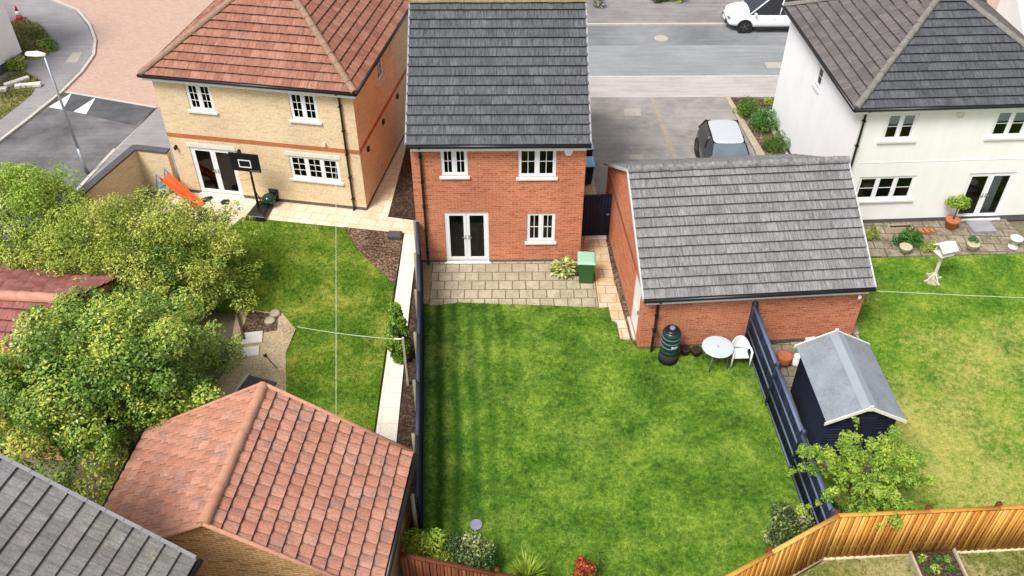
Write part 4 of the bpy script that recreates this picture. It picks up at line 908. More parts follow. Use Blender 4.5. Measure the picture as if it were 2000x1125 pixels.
# feathery dark shrub: upright plumes
fr_ = empty('feathery_tree', (-10.3, 21.0, 0), 0, 'small feathery deep green conifer amid the olive tree and the big tree', 'tree')
ce = []; ra = []
for k in range(26):
    a = rng.uniform(0, 6.28); r_ = rng.uniform(0, .75); 
    for j in range(4): ce.append((r_*math.cos(a)*(1+j*.12), r_*math.sin(a)*(1+j*.12), 1.5+j*.42+rng.uniform(0, .3)-r_*.5)); ra.append(.26-.04*j)
trunk(fr_, 1.6, .08, ce[3::16]); leafcloud('crown', ce, ra, 16000, .075, m_feather, fr_, flat=-.1, aspect=.22, shell_=.1, droop=-1.)
# light green small tree (bottom right)
ce = []; ra = []
rt = empty('small_tree', (8.6, 13.45, 0), 0, 'small airy light green tree leaning over the orange fence beside the shed', 'tree')
tips = []
for k in range(60):
    a = rng.uniform(0, 6.28); L = rng.uniform(.5, 1.95); zz = 1.9+rng.uniform(-.5, .75)-(L-1)*.35
    if math.sin(a) < -.1: zz -= .25
    if math.cos(a) < 0: L *= .85
    p = (L*math.cos(a), L*.75*math.sin(a), zz); tips.append(p)
    for t_ in (.5, .7, .87, 1.): ce.append((p[0]*t_, p[1]*t_, 1.7+(p[2]-1.7)*t_+rng.uniform(-.08, .08))); ra.append(rng.uniform(.08, .2))
trunk(rt, 1.5, .05, tips[::2], lean=(-.05, 0)); leafcloud('crown', ce, ra, 16500, .08, m_light, rt, flat=.9, shell_=.1)
def bush(name, loc, R_, nc, rr, nl, size, mat, label, cat='shrub', z=None, group=None, **kw):
    root = empty(name, (loc[0], loc[1], kw.pop('z0', 0)), 0, label, cat, group); c = (0, 0, R_[2]*.95 if z is None else z); ce, ra = clumps(c, R_, nc, rr, -.8, .3)
    s_ = MB()
    for k in range(5): p = ce[k % len(ce)]; s_.tube([(0, 0, 0), (p[0]*.5, p[1]*.5, p[2]*.6), tuple(p)], [.025, .018, .006], 5)
    s_.build('stem', M['bark_wood'], root); leafcloud('foliage', ce, ra, nl, size, mat, root, **kw); return root
bush('shrub', (6.95, 12.95), (.62, .55, .5), 30, (.18, .3), 6200, .085, m_var, 'white and green variegated shrub in the corner by the orange fence')
bush('shrub', (8.0, 13.35), (.45, .4, .4), 14, (.16, .26), 2200, .08, m_dark, 'dark green shrub low beside the trunk of the small tree')
bush('shrub', (9.9, 12.95), (.4, .3, .55), 14, (.14, .22), 2000, .08, m_feather, 'green shrub rising behind the orange fence')
bush('shrub', (-1.95, 12.3), (.55, .45, .62), 26, (.2, .32), 5200, .085, m_yel, 'bright yellow-green shrub in the bottom left lawn corner')
bush('shrub', (-.98, 12.05), (.58, .5, .58), 30, (.17, .28), 5600, .07, m_var, 'bronze and cream speckled shrub beside the bright yellow-green one')
bush('shrub', (-.4, 11.75), (.32, .3, .42), 10, (.12, .18), 1000, .07, m_dark, 'small dark shrub ending the corner bed by the brown fence')
# spiky grass like plant and red plant
def spiky(loc, n, L, mat, label, name='spiky_plant', w=.014, spread=.5):
    root = empty(name, (loc[0], loc[1], 0), 0, label, 'plant'); V = []; F = []; T = []
    for k in range(n):
        a = rng.uniform(0, 6.28); l_ = L*rng.uniform(.6, 1.1); s_ = spread*rng.uniform(.2, 1); p0 = np.array([0.03*math.cos(a), .03*math.sin(a), .03]); p1 = p0+np.array([math.cos(a)*s_*l_*.5, math.sin(a)*s_*l_*.5, l_*.62]); p2 = p0+np.array([math.cos(a)*s_*l_*1.1, math.sin(a)*s_*l_*1.1, l_*(.95-.35*s_)])
        sd = np.array([-math.sin(a), math.cos(a), 0])*w; b = len(V); V += [p0-sd, p0+sd, p1+sd, p1-sd, p2-sd*.1, p2+sd*.1]; F += [(b, b+1, b+2, b+3), (b+3, b+2, b+5, b+4)]; T += [rng.uniform(0, 1)]*6
    tri_mesh('leaves', np.array(V), np.array(F), mat, root, np.array(T)); return root
spiky((.45, 11.6), 220, 1.0, m_yel, 'yellow-green spiky grass plant at the bottom edge of the lawn')
spiky((.0, 11.25), 40, .7, m_olive, 'thin straw coloured spiky plant beside the dark corner shrub', w=.01)
bush('red_shrub', (1.8, 11.6), (.3, .28, .55), 12, (.1, .18), 1300, .07, m_red, 'red and orange leaved shrub at the bottom edge of the lawn')
# columnar conifer
cf = empty('columnar_conifer', (-3.2, 19.25, 0), 0, 'bright green columnar conifer on the path beside the navy fence', 'conifer')
ce = []; ra = []
for k in range(90):
    z = rng.uniform(.12, 2.3); r_ = .25*min(1, .35+z*.9)*min(1., (2.5-z)/1.25)**.8; a = rng.uniform(0, 6.28); ce.append((r_*math.cos(a), r_*math.sin(a), z)); ra.append(.15 if z < 1.7 else .09)
MB().tube([(0, 0, 0), (0, 0, 2.0)], [.04, .01], 6).build('trunk', M['bark_wood'], cf); leafcloud('crown', ce, ra, 20000, .06, leafmat('conifer_leaves', [(.05, (.04, .12, .012)), (.5, (.16, .31, .03)), (.95, (.42, .56, .07))]), cf, flat=.1, aspect=.6, shell_=.2, droop=-1.5)
# hosta with rosette leaves
ho = empty('hosta', (1.95, 23.35, 0), 0, 'variegated yellow-green hosta on the patio below the small window', 'plant'); V = []; T = []
for k in range(130):
    a = rng.uniform(0, 6.28); e = rng.uniform(.15, 1.35); L = .24*rng.uniform(.7, 1.2); r0 = .30*math.cos(e)*rng.uniform(.7, 1.1); p = np.array([math.cos(a)*r0, math.sin(a)*r0, .12+.34*math.sin(e)]); d = np.array([math.cos(a)*math.cos(e*.6), math.sin(a)*math.cos(e*.6), math.sin(e*.6)-.35]); d /= np.linalg.norm(d); sd = np.array([-math.sin(a), math.cos(a), 0])*.05
    V += [p, p+d*L*.5+sd, p+d*L, p+d*L*.5-sd]; T += [rng.uniform(0, 1)]*4
tri_mesh('leaves', np.array(V), np.arange(len(V)).reshape(-1, 4), m_hosta, ho, np.array(T))
bush('shrub', (2.42, 23.2), (.22, .22, .2), 10, (.1, .16), 1000, .07, m_dark, 'dark leafy plant between the hosta and the green wheeled bin')
# hedge balls by the driveway
g4 = 'clipped shrubs beside the driveway'
bush('box_ball', (10.35, 33.9), (.48, .48, .42), 26, (.2, .28), 4200, .06, m_box, 'round light green bush at the street end of the driveway bed', group=g4)
bush('shrub', (10.75, 32.6), (.5, .75, .5), 28, (.2, .3), 5000, .06, m_feather, 'large feathery dark green bush in the middle of the driveway bed', group=g4)
bush('shrub', (10.55, 33.2), (.3, .3, .3), 10, (.12, .2), 900, .05, leafmat('lavender_leaves', [(.1, (.12, .15, .13)), (.9, (.38, .36, .38))]), 'grey-lilac lavender plant between the driveway bushes', 'plant')
bush('box_ball', (10.85, 31.05), (.42, .42, .42), 24, (.2, .26), 4200, .05, m_box, 'tightly clipped round box ball nearest the garage roof', group=g4)
bush('shrub', (11.55, 34.85), (.35, .2, .15), 10, (.08, .14), 700, .06, m_olive, 'low flowering plants in the small bed by the white house corner', 'plant')
# street side odds and ends at the top of the frame
LW = empty('low_wall', (7.3, 46.2, 0), 0, 'low cream front garden wall across the street', 'wall'); MB().box(-.3, 6.2, 0, .2, 0, .35).build('wall', M['render_cream'], LW); MB().box(-.33, 6.23, -.03, .23, .351, .41).build('coping', M['white_dirty'], LW)
bush('shrub', (8.2, 45.75), (.5, .2, .25), 10, (.12, .2), 1200, .08, m_dark, 'dark green planting at the foot of the low cream wall across the street')
bush('shrub', (9.2, 45.75), (.4, .2, .25), 10, (.12, .2), 1000, .08, m_yel, 'yellow-green planting at the foot of the low cream wall across the street')
bush('shrub', (4.95, 45.0), (.35, .3, .3), 10, (.12, .2), 900, .08, leafmat('white_flower_leaves', [(.1, (.1, .12, .06)), (.6, (.3, .3, .2)), (.9, (.75, .72, .66))]), 'white flowering plant showing past the top of the grey roof')
bush('shrub', (-22.6, 38.4), (.6, .5, .3), 14, (.15, .3), 1500, .1, m_olive, 'untidy olive shrub at the corner of the white building')
bush('shrub', (-21.9, 40.5), (.5, .5, .3), 10, (.15, .25), 900, .09, m_mix, 'low mixed shrub on the verge beside the white wall')
# plants of the white house patio
def pot(loc, prof, mat, label, name='plant_pot', cat='plant pot'):
    root = empty(name, (loc[0], loc[1], .05), 0, label, cat); MB().lathe(prof, 18).build('pot', mat, root); r, z = max(p[0] for p in prof), prof[-1][1]
    ins = [q for q in prof if q[1] > .6*prof[-1][1]][0][0]; MB().lathe([(ins*.75, z-.03), (ins*.7, z-.002)], 14).build('soil', M['earth'], root); return root
M['terra'] = plain('terracotta_pot', (.45, .14, .06), .8, var=.3, scale=8); M['stone_pot'] = plain('buff_stone_pot', (.50, .42, .30), .85, var=.25, scale=9); M['dark_pot'] = plain('dark_pot', (.03, .02, .02), .6)
BOWL = [(.10, 0), (.15, .02), (.20, .2), (.22, .24), (.22, .27), (.18, .272)]
pr = pot((15.98, 25.75), [(.13, 0), (.17, .02), (.24, .32), (.26, .34), (.26, .4), (.21, .402)], M['terra'], 'round clay pot holding a small yellow-green tree by the french doors', 'potted_tree', 'potted tree')
ce, ra = clumps((0, .05, 1.05), (.36, .3, .25), 20, (.1, .18), -.9, .2); MB().tube([(0, 0, .35), (.02, .02, .95)], [.03, .02], 6).build('trunk', M['bark_wood'], pr); leafcloud('crown', ce, ra, 1400, .09, m_yel, pr)
bush('shrub', (14.15, 24.85), (.5, .4, .35), 18, (.12, .2), 2200, .07, m_feather, 'spreading green shrub on the old patio left of the bird table')
bush('shrub', (14.75, 24.45), (.26, .26, .24), 12, (.1, .15), 1300, .05, m_yel, 'lime green rounded plant right behind the bird table')
bush('shrub', (12.9, 25.3), (.35, .3, .2), 10, (.1, .16), 900, .06, m_olive, 'rusty green low plant against the grey plinth near the garage roof')
pr = pot((16.25, 24.5), BOWL, M['stone_pot'], 'buff stone bowl with a little green plant on the old patio'); ce, ra = clumps((0, .1, .38), (.18, .15, .12), 8, (.06, .1), -.5, .2); leafcloud('foliage', ce, ra, 350, .06, m_feather, pr)
pot((13.85, 24.35), BOWL, M['stone_pot'], 'low stone bowl in front of the spreading green shrub')
pot((17.75, 24.6), [(.17, 0), (.17, .05), (.08, .09), (.07, .15), (.14, .22), (.19, .36), (.22, .38), (.22, .42), (.17, .422)], M['white_dirty'], 'white pedestal urn at the right end of the old patio', 'urn', 'urn')
t = empty('stone_step', (17.1, 25.75, .045), .06, 'square grey stone step below the white house french doors', 'step'); MB().box(-.42, .42, -.32, .32, 0, .09).build('slab', M['coping_grey'], t, bevel=.01)
t = empty('trough', (14.1, 25.62, .045), .05, 'long narrow pale trough along the white house plinth', 'trough'); 
q = MB(); q.box(-.42, .42, -.11, -.09, 0, .2); q.box(-.42, .42, .09, .11, 0, .2); q.box(-.42, -.4, -.09, .09, 0, .2); q.box(.4, .42, -.09, .09, 0, .2); q.build('box', M['stone_pot'], t); MB().box(-.4, .4, -.09, .09, 0, .15).build('soil', M['earth'], t)
t = empty('brick_stack', (14.95, 25.5, .045), .1, 'small pile of red bricks on the old patio', 'bricks'); q = MB()
for k in range(7): q.box(-.32+.1*k, -.24+.1*k, -.1-.03*(k % 2), .11-.03*(k % 3), 0, .07+.06*(k % 2))
q.build('bricks', M['band'], t)
t = empty('bird_table', (14.3, 22.85, .04), .3, 'white bird table with pitched pale roof standing on the right lawn', 'bird table')
MB().box(-.035, .035, -.035, .035, .05, 1.15).build('post', M['bargeboard'], t); q = MB(); q.box(-.34, .34, -.04, .04, 0, .06); q.box(-.04, .04, -.34, -.041, 0, .06); q.box(-.04, .04, .041, .34, 0, .06)
q.build('base', M['post_pale'], t); q = MB(); q.prism([(-.3, -.1), (-.1, -.3), (.3, .1), (.1, .3)], -.004, .03); q.build('foot_board', M['post_pale'], t)
q = MB()
for s_ in (-1, 1):
    q.tube([(s_*.26, 0, .05), (0, 0, .35)], .018, 5); q.tube([(0, s_*.26, .05), (0, 0, .35)], .018, 5)
q.build('brace', M['bargeboard'], t)
MB().box(-.24, .24, -.2, .2, 1.15, 1.18).build('tray', M['bargeboard'], t); q = MB()
for x in (-.2, .2):
    for y in (-.16, .16): MB().box(x-.015, x+.015, y-.015, y+.015, 1.18, 1.4).build('upright', M['bargeboard'], t)
q = MB()
for s_ in (-1, 1):
    P = [Vector((-.3, 0, 1.56)), Vector((.3, 0, 1.56)), Vector((.3, s_*.27, 1.38)), Vector((-.3, s_*.27, 1.38))]; Q = [p+Vector((0, 0, .02)) for p in P]; q.face(P if s_ > 0 else P[::-1]); q.face(Q[::-1] if s_ > 0 else Q)
    for i in range(4): q.face([P[i], Q[i], Q[(i+1) % 4], P[(i+1) % 4]])
q.build('roof', plain('pale_blue_white', (.74, .77, .84), .6, var=.05), t)

# ---------------------------------------------------------------- water butt, table, chair, pots by the garage
WB = empty('water_butt', (4.90, 19.22, .04), .1, 'dark green ribbed water butt on a black stand at the brick garage corner', 'water butt')
MB().lathe([(.30, 0), (.29, .3), (.25, .32)], 20).build('stand', M['black_matt'], WB)
pf = [(.23, .321)]
for k in range(5):
    z = .33+k*.165; pf += [(.255, z+.01), (.275, z+.05), (.282, z+.10), (.27, z+.145), (.262, z+.15)]
pf += [(.26, 1.16), (.20, 1.21)]
m_butt = plain('dark_green_plastic', (.010, .040, .035), .3, var=.2); MB().lathe(pf, 24).build('barrel', m_butt, WB)
MB().lathe([(.215, 1.2), (.215, 1.235), (.15, 1.26), (.10, 1.265)], 20).build('lid', M['black'], WB); MB().lathe([(.085, 1.266), (.09, 1.30), (.075, 1.33), (.03, 1.335)], 16).build('knob', plain('grey_violet_knob', (.22, .18, .26), .5), WB)
q = MB()
for z in (.66, .83, 1.0): q.lathe([(.283, z-.012), (.289, z-.006), (.289, z+.006), (.283, z+.012)], 24)
q.build('rib_band', plain('grey_green_band', (.10, .16, .16), .4), WB)
q = MB()   # white emblem, bent round the barrel
def decal(rects, z):
    for a0, a1, z0, z1 in rects:
        A = [(.292*math.cos(a), .292*math.sin(a)) for a in (a0, a1)]; q.face([(A[0][0], A[0][1], z0+z), (A[1][0], A[1][1], z0+z), (A[1][0], A[1][1], z1+z), (A[0][0], A[0][1], z1+z)])
decal([(-1.72, -1.60, 0, .085), (-1.60, -1.44, .0, .03), (-1.60, -1.44, .045, .075), (-1.40, -1.30, 0, .08), (-1.30, -1.15, .05, .08), (-1.18, -1.10, .02, .10), (-1.30, -1.18, .0, .025)], .70)
q.build('emblem', M['white'], WB)
q = MB(); q.tube([(-.42, .38, .0), (-.42, .38, .86)], .045, 8); q.box(-.48, -.36, .32, .44, .85, .93); q.build('filler_pipe', M['black'], WB)
TB = empty('garden_table', (6.28, 19.0, .04), .2, 'round pale grey garden table on the lawn by the garage', 'table')
MB().lathe([(.42, .70), (.46, .705), (.475, .72), (.46, .735), (.44, .738), (.03, .732)], 32).build('table_top', plain('pale_grey_top', (.50, .57, .62), .25, var=.08), TB)
for k in range(4):
    a = math.pi/4+k*math.pi/2; MB().tube([(.3*math.cos(a), .3*math.sin(a), .7), (.36*math.cos(a), .36*math.sin(a), .35), (.40*math.cos(a), .40*math.sin(a), .0)], .018, 6).build('leg', plain('grey_leg', (.16, .18, .2), .5) if k == 0 else bpy.data.materials['grey_leg'], TB)
MB().lathe([(.03, .739), (.03, .745), (.02, .746)], 10).build('parasol_hole_cap', M['metal'], TB)
CHR = empty('garden_chair', (7.0, 19.02, .04), R(2), 'white plastic garden armchair between the round table and the navy fence', 'chair')
def slab_loft(secs): return secs
q = MB(); q.box(-.22, .22, -.2, .22, .40, .43); q.build('seat', M['white'], CHR, bevel=.012)
# curved back with arms flowing from it
ws = []; N = 15
for k in range(N):
    a = math.pi*k/(N-1); x = -.27*math.cos(a); y = .02+.26*math.sin(a)**.8; top = .64+.24*math.sin(a)**1.6; bot = .60-.20*math.sin(a)**.5
    ws.append((x, y, bot, top))
q = MB()
for i in range(N-1):
    (x0, y0, b0, t0), (x1, y1, b1, t1) = ws[i], ws[i+1]
    q.face([(x0, y0, b0), (x0, y0+.0, t0), (x1, y1, t1), (x1, y1, b1)], smooth=True); q.face([(x0*1.06, y0+.02, b0), (x1*1.06, y1+.02, b1), (x1*1.06, y1+.02, t1), (x0*1.06, y0+.02, t0)], smooth=True)
    q.face([(x0, y0, t0), (x0*1.06, y0+.02, t0), (x1*1.06, y1+.02, t1), (x1, y1, t1)]); q.face([(x0, y0, b0), (x1, y1, b1), (x1*1.06, y1+.02, b1), (x0*1.06, y0+.02, b0)])
q.build('backrest', M['white'], CHR)
q = MB()
for s_ in (-1, 1): q.box(s_*.28-.03, s_*.28+.03, -.22, .04, .62, .65)
q.build('arm', M['white'], CHR, bevel=.01)
for sx in (-1, 1):
    for y, zt in ((-.2, .63), (.22, .45)): MB().tube([(sx*.275, y, zt), (sx*.28, y-.01 if y < 0 else y+.04, 0)], [.032, .022], 6).build('leg', M['white'], CHR)
q = MB(); q.tube([(.08, .10, .70), (.19, .0, .50)], .022, 6); q.build('slot', M['black'], CHR) if False else None
for (x, y), lb in (((5.45, 19.45), 'dark empty plant pot against the garage wall right of the water butt'), ((5.78, 19.4), 'smaller dark plant pot against the garage wall left of the round table')):
    pot((x, y), [(.09, 0), (.12, .01), (.15, .18), (.16, .2), (.16, .22), (.13, .222)], M['dark_pot'], lb)
pot((8.35, 19.0), [(.12, 0), (.2, .05), (.25, .2), (.22, .3), (.23, .34), (.19, .342)], M['terra'], 'round shiny terracotta pot behind the navy fence')
t = empty('white_planter', (8.75, 19.0, .02), .2, 'white rubble sack beside the terracotta pot behind the navy fence', 'sack'); MB().lathe([(.14, 0), (.2, .08), (.18, .22), (.09, .3), (.12, .34)], 12).build('sack', M['white'], t)
t = empty('white_planter', (9.35, 19.75, .02), .2, 'small white box at the garage wall beyond the shed', 'box'); MB().box(-.15, .15, -.1, .1, 0, .3).build('box', M['white_dirty'], t)
bush('shrub', (10.55, 19.3), (.3, .3, .2), 10, (.1, .15), 700, .06, m_olive, 'small yellowish plant at the right corner of the brick garage')
c = G(930, 1028); t = empty('stepping_stone', (c[0], c[1], .04), 0, 'round blue-grey disc lying in the lawn near the speckled shrub', 'stone'); MB().lathe([(.16, 0), (.16, .05), (.15, .055)], 18).build('disc', plain('blue_grey_disc', (.24, .25, .33), .6), t)

# ---------------------------------------------------------------- wheeled bins
def bin_(loc, rz, label, body, lid, h=1.0):
    t = empty('wheeled_bin', (loc[0], loc[1], .05), rz, label, 'bin')
    lo = [(-.22, -.22), (.22, -.22), (.22, .25), (-.22, .25)]; hi = [(-.28, -.30), (.28, -.30), (.28, .32), (-.28, .32)]
    q = MB(); q.loft([[(x, y, .06) for x, y in lo], [(x*.98, y*.98, h*.82) if 0 else (lo[i][0]*.2+hi[i][0]*.8, lo[i][1]*.2+hi[i][1]*.8, h*.8) for i, (x, y) in enumerate(lo)], [(x, y, h*.9) for x, y in hi]]); q.sm = [False]*len(q.sm)
    b = q.build('body', body, t, bevel=.02)
    q = MB(); q.box(-.30, .30, -.31, .33, h*.875, h*.91); q.build('rim', body, b, bevel=.01)
    q = MB(); q.loft([[(-.31, -.34, h*.912), (.31, -.34, h*.912), (.31, .33, h*.912), (-.31, .33, h*.912)], [(-.30, -.33, h*.95), (.30, -.33, h*.95), (.30, .32, h*.97), (-.30, .32, h*.97)], [(-.22, -.24, h*.995), (.22, -.24, h*.995), (.22, .24, h*1.02), (-.22, .24, h*1.02)]]); q.sm = [False]*len(q.sm)
    l = q.build('lid', lid, t, bevel=.015)
    MB().tube([(-.26, .37, h*.93), (.26, .37, h*.93)], .018, 6).build('handle', M['black_matt'], t)
    for s_ in (-1, 1): MB().lathe([(.02, -.03), (.10, -.03), (.10, .03), (.02, .03)], 14, M=Matrix.Translation((s_*.27, .24, .10)) @ Matrix.Rotation(R(90), 4, 'Y')).build('wheel', M['black_matt'], t)
    return t
bin_((2.66, 22.95), R(-4), 'green wheeled bin with pale green lid on the patio beside the flagstone path', plain('green_plastic', (.022, .11, .025), .4, var=.12), plain('pale_green_lid', (.30, .50, .36), .4, var=.12))
MB_navy = plain('black_navy_plastic', (.008, .01, .02), .4)
bin_((3.05, 28.75), R(3), 'black wheeled bin with light blue lid behind the side gate', MB_navy, plain('light_blue_lid', (.25, .55, .78), .35, var=.1))
bin_((3.1, 29.95), R(5), 'black wheeled bin with white-grey lid, farther of the two behind the gate', bpy.data.materials['black_navy_plastic'], plain('pale_grey_lid', (.62, .66, .74), .35, var=.1))

# ---------------------------------------------------------------- left garden things
BK = empty('basketball_hoop', (-8.98, 27.0, .045), -.18, 'portable black basketball hoop by the buff house french doors', 'basketball hoop')
q = MB(); q.loft([[(-.38, -.62, 0), (.38, -.62, 0), (.30, .45, 0), (-.30, .45, 0)], [(-.36, -.58, .16), (.36, -.58, .16), (.28, .42, .16), (-.28, .42, .16)], [(-.26, -.45, .22), (.26, -.45, .22), (.2, .3, .22), (-.2, .3, .22)]]); q.sm = [False]*len(q.sm); q.build('base', M['black'], BK, bevel=.02)
MB().tube([(-.1, .0, .2), (-.1, .0, 2.15)], .045, 8).build('pole', M['black'], BK)
q = MB(); q.tube([(-.1, .3, .22), (-.1, .02, .9)], .02, 6); q.tube([(-.1, -.0, 2.1), (-.12, -.18, 2.2)], .03, 6); q.build('brace', M['black'], BK)
bo = MB().box(-.67, .43, -.22, -.18, 1.85, 2.60).build('backboard', M['black'], BK, bevel=.03)
q = MB()
for b in ((-.36, .1, 2.02, 2.06), (-.36, .1, 2.30, 2.34), (-.36, -.325, 2.06, 2.30), (.065, .1, 2.06, 2.30)): q.box(b[0], b[1], -.225, -.2205, b[2], b[3])
q.build('target_square', M['white'], bo); q = MB()
for k in range(7): q.box(.02+.052*k, .058+.052*k, -.225, -.2205, 1.90, 1.925)
q.build('lettering', M['metal'], bo)
q = MB(); N = 18
for k in range(N): 
    a, b = 2*math.pi*k/N, 2*math.pi*(k+1)/N; q.tube([(-.12+.22*math.cos(a), -.48+.22*math.sin(a), 1.80), (-.12+.22*math.cos(b), -.48+.22*math.sin(b), 1.80)], .01, 5, False)
q.tube([(-.12, -.26, 1.8), (-.12, -.19, 1.88)], .02, 5); q.build('rim', plain('orange_rim', (.6, .25, .1), .5), BK)
t = empty('ballast_bag', (-8.72, 27.3, .045+.2), -.1, 'glossy dark green ballast bag heaped on the hoop base', 'bag'); q = MB(); q.lathe([(.10, .0), (.24, .05), (.27, .16), (.2, .28), (.08, .33)], 14); q.build('bag', plain('glossy_green', (.01, .05, .03), .12), t)
t = empty('kettle_tub', (-8.6, 27.75, .045), 0, 'black tub standing at the house wall behind the basketball hoop', 'tub'); MB().lathe([(.17, 0), (.2, .3), (.21, .5), (.17, .52)], 16).build('tub', M['black'], t)
SL = empty('slide', (-12.6, 27.9, .03), -.45, 'orange toddler slide with blue ladder frame by the garden wall', 'slide'); q = MB(); secs = []
for k in range(9):
    f = k/8; x = -.0+1.45*f; z = .85*(1-f)**1.0+.05+.04*math.sin(f*6.28); w = .19
    secs.append([(x, -w, z+.12), (x, -w+.03, z+.12), (x, -w+.05, z), (x, w-.05, z), (x, w-.03, z+.12), (x, w, z+.12), (x, w, z-.05), (x, -w, z-.05)])
q.loft(secs); q.sm = [False]*len(q.sm); q.build('chute', plain('orange_red_plastic', (.75, .13, .03), .35, var=.1), SL)
q = MB()
for s_ in (-1, 1):
    q.tube([(-.45, s_*.22, 0), (-.1, s_*.22, 1.15)], .025, 6); q.tube([(.12, s_*.22, 0), (-.02, s_*.22, .85)], .025, 6); q.tube([(-.1, s_*.22, 1.15), (.1, s_*.2, .95)], .022, 6)
q.build('frame', plain('blue_grey_plastic', (.10, .2, .42), .4), SL); q = MB()
for k in range(3): q.box(-.40+.1*k, -.28+.1*k, -.2, .2, .22+.24*k, .26+.24*k)
q.build('step', plain('teal_plastic', (.12, .35, .45), .4), SL)
sh0 = empty('shoe', (G(394, 396)[0], G(394, 396)[1], .048), -.6, 'black shoe on the pale patio nearest the orange slide', 'shoe', 'shoes on the pale patio')
q = MB(); q.loft([[(-.05, -.14, 0), (.05, -.14, 0), (.04, -.12, .05), (-.04, -.12, .05)], [(-.055, 0, 0), (.055, 0, 0), (.04, 0, .07), (-.04, 0, .07)], [(-.04, .13, 0), (.04, .13, 0), (.035, .12, .10), (-.035, .12, .10)]]); q.build('upper', M['black_matt'], sh0)
for (x, y), lb in (((400, 394), 'second black shoe from the orange slide'), ((405, 393), 'black shoe between its pair and the pale shoes'), ((410, 392), 'dark shoe standing closest to the french door threshold')):
    g_ = G(x, y); copy_tree(sh0, (g_[0], g_[1], .048), -.5, lb)
g_ = G(440, 397); t = empty('door_mat', (g_[0], g_[1], .048), .5, 'small black cloth dropped on the pale patio below the french doors', 'cloth'); MB().prism([(-.14, -.12), (.1, -.16), (.18, .06), (.0, .17), (-.16, .06)], 0, .03).build('cloth', M['black_matt'], t)
g_ = G(772, 465); t = empty('drain_box', (g_[0], g_[1], .045), -.1, 'dark grey square box on the path corner by the middle house', 'box'); MB().box(-.24, .24, -.18, .2, 0, .14).build('body', plain('dark_grey_box', (.06, .065, .075), .6), t, bevel=.015); MB().box(-.2, .2, -.15, .17, .14, .155).build('lid', M['coping'], t)
for (x, y), s_, lb, mt in (((493, 663), .32, 'larger pale square slab in the sandy bed', 'path_slabs'), ((490, 690), .26, 'smaller pale square slab in the sandy bed below the larger one', 'path_slabs')):
    g_ = G(x, y); t = empty('paving_slab', (g_[0], g_[1], .045), .15, lb, 'slab'); MB().box(-s_, s_, -s_*.8, s_*.8, 0, .05).build('slab', M['white_dirty'], t, bevel=.01)
for (x, y), lb in (((538, 616), 'buff boulder at the top of the sandy bed'), ((528, 630), 'second buff boulder just below the first one')):
    g_ = G(x, y); t = empty('boulder', (g_[0], g_[1], .05), .3, lb, 'rock'); MB().lathe([(.15, 0), (.19, .04), (.15, .09), (.06, .11)], 9).build('rock', M['stone_pot'], t)
g_ = G(500, 768); t = empty('dark_board', (g_[0], g_[1], .045), -.32, 'flat dark grey board lying on the sandy bed above the terracotta roof', 'board'); MB().box(-.5, .42, -.4, .5, 0, .06).build('board', plain('dark_board', (.10, .09, .085), .8), t)
MB().box(-.56, -.505, -.4, .5, 0, .1).build('edging', M['white_dirty'], t)
a = G(462, 603); b = G(478, 668); t = empty('timber_edging', (a[0], a[1], 0), 0, 'thin dark timber edging left of the sandy bed', 'edging'); MB().tube([(0, 0, .15), (b[0]-a[0], b[1]-a[1], .15)], .04, 4).build('board', M['bark_wood'], t)
t = MB(); tw_ = [(G(537, 700), G(520, 722))]; g_ = G(530, 710); t = empty('garden_fork', (g_[0], g_[1], .05), .7, 'thin dark stick lying on the sandy bed', 'stick'); MB().tube([(0, -.35, .03), (0, .3, .04)], .012, 5).build('handle', M['black_matt'], t); MB().box(-.05, .05, .3, .4, .02, .05).build('head', M['black_matt'], t)
# clothes lines and their post
px_ = G(787, 662, 1.9); PT = empty('line_post', (px_[0], px_[1], 0), 0, 'pale timber post for the washing line against the navy fence', 'post'); MB().box(-.03, .03, -.03, .03, 0, 1.95).build('post', M['post_pale'], PT); MB().tube([(0, 0, 1.9), (-.24, 0, 1.9)], .02, 6).build('hook', M['white'], PT)
M['line'] = plain('pale_line', (.55, .62, .45), .6)
def line(p, label, r=.009, sag=.06):
    a, b = Vector(p[0]), Vector(p[1]); pts = [a.lerp(b, k/8)-Vector((0, 0, sag*4*(k/8)*(1-k/8))) for k in range(9)]
    return tag(MB().tube(pts, r, 5).build('washing_line', M['line']), label, 'washing line')
a = G(580, 638, 1.85); line([(px_[0]-.23, px_[1], 1.9), ((a[0]), a[1], 1.85)], 'washing line running from the pale post left across the patchy lawn')
a = G(673, 440, 1.9); b = G(660, 838, 1.9); d = Vector(a)-Vector(b); e = Vector(a)+d*.28; line([(b[0]-d.x*.2, b[1]-d.y*.2, 1.9), (-6.0, 27.15, 2.2)], 'long washing line running from the buff house wall towards the terracotta roof', .009, .02)
a = G(1712, 574, 1.9); b = G(2000, 583, 1.9); line([(10.78, 20.2, 1.9), (b[0]+2, b[1]-.1, 1.9)], 'thin washing line across the yellowing right lawn', .008, .02)

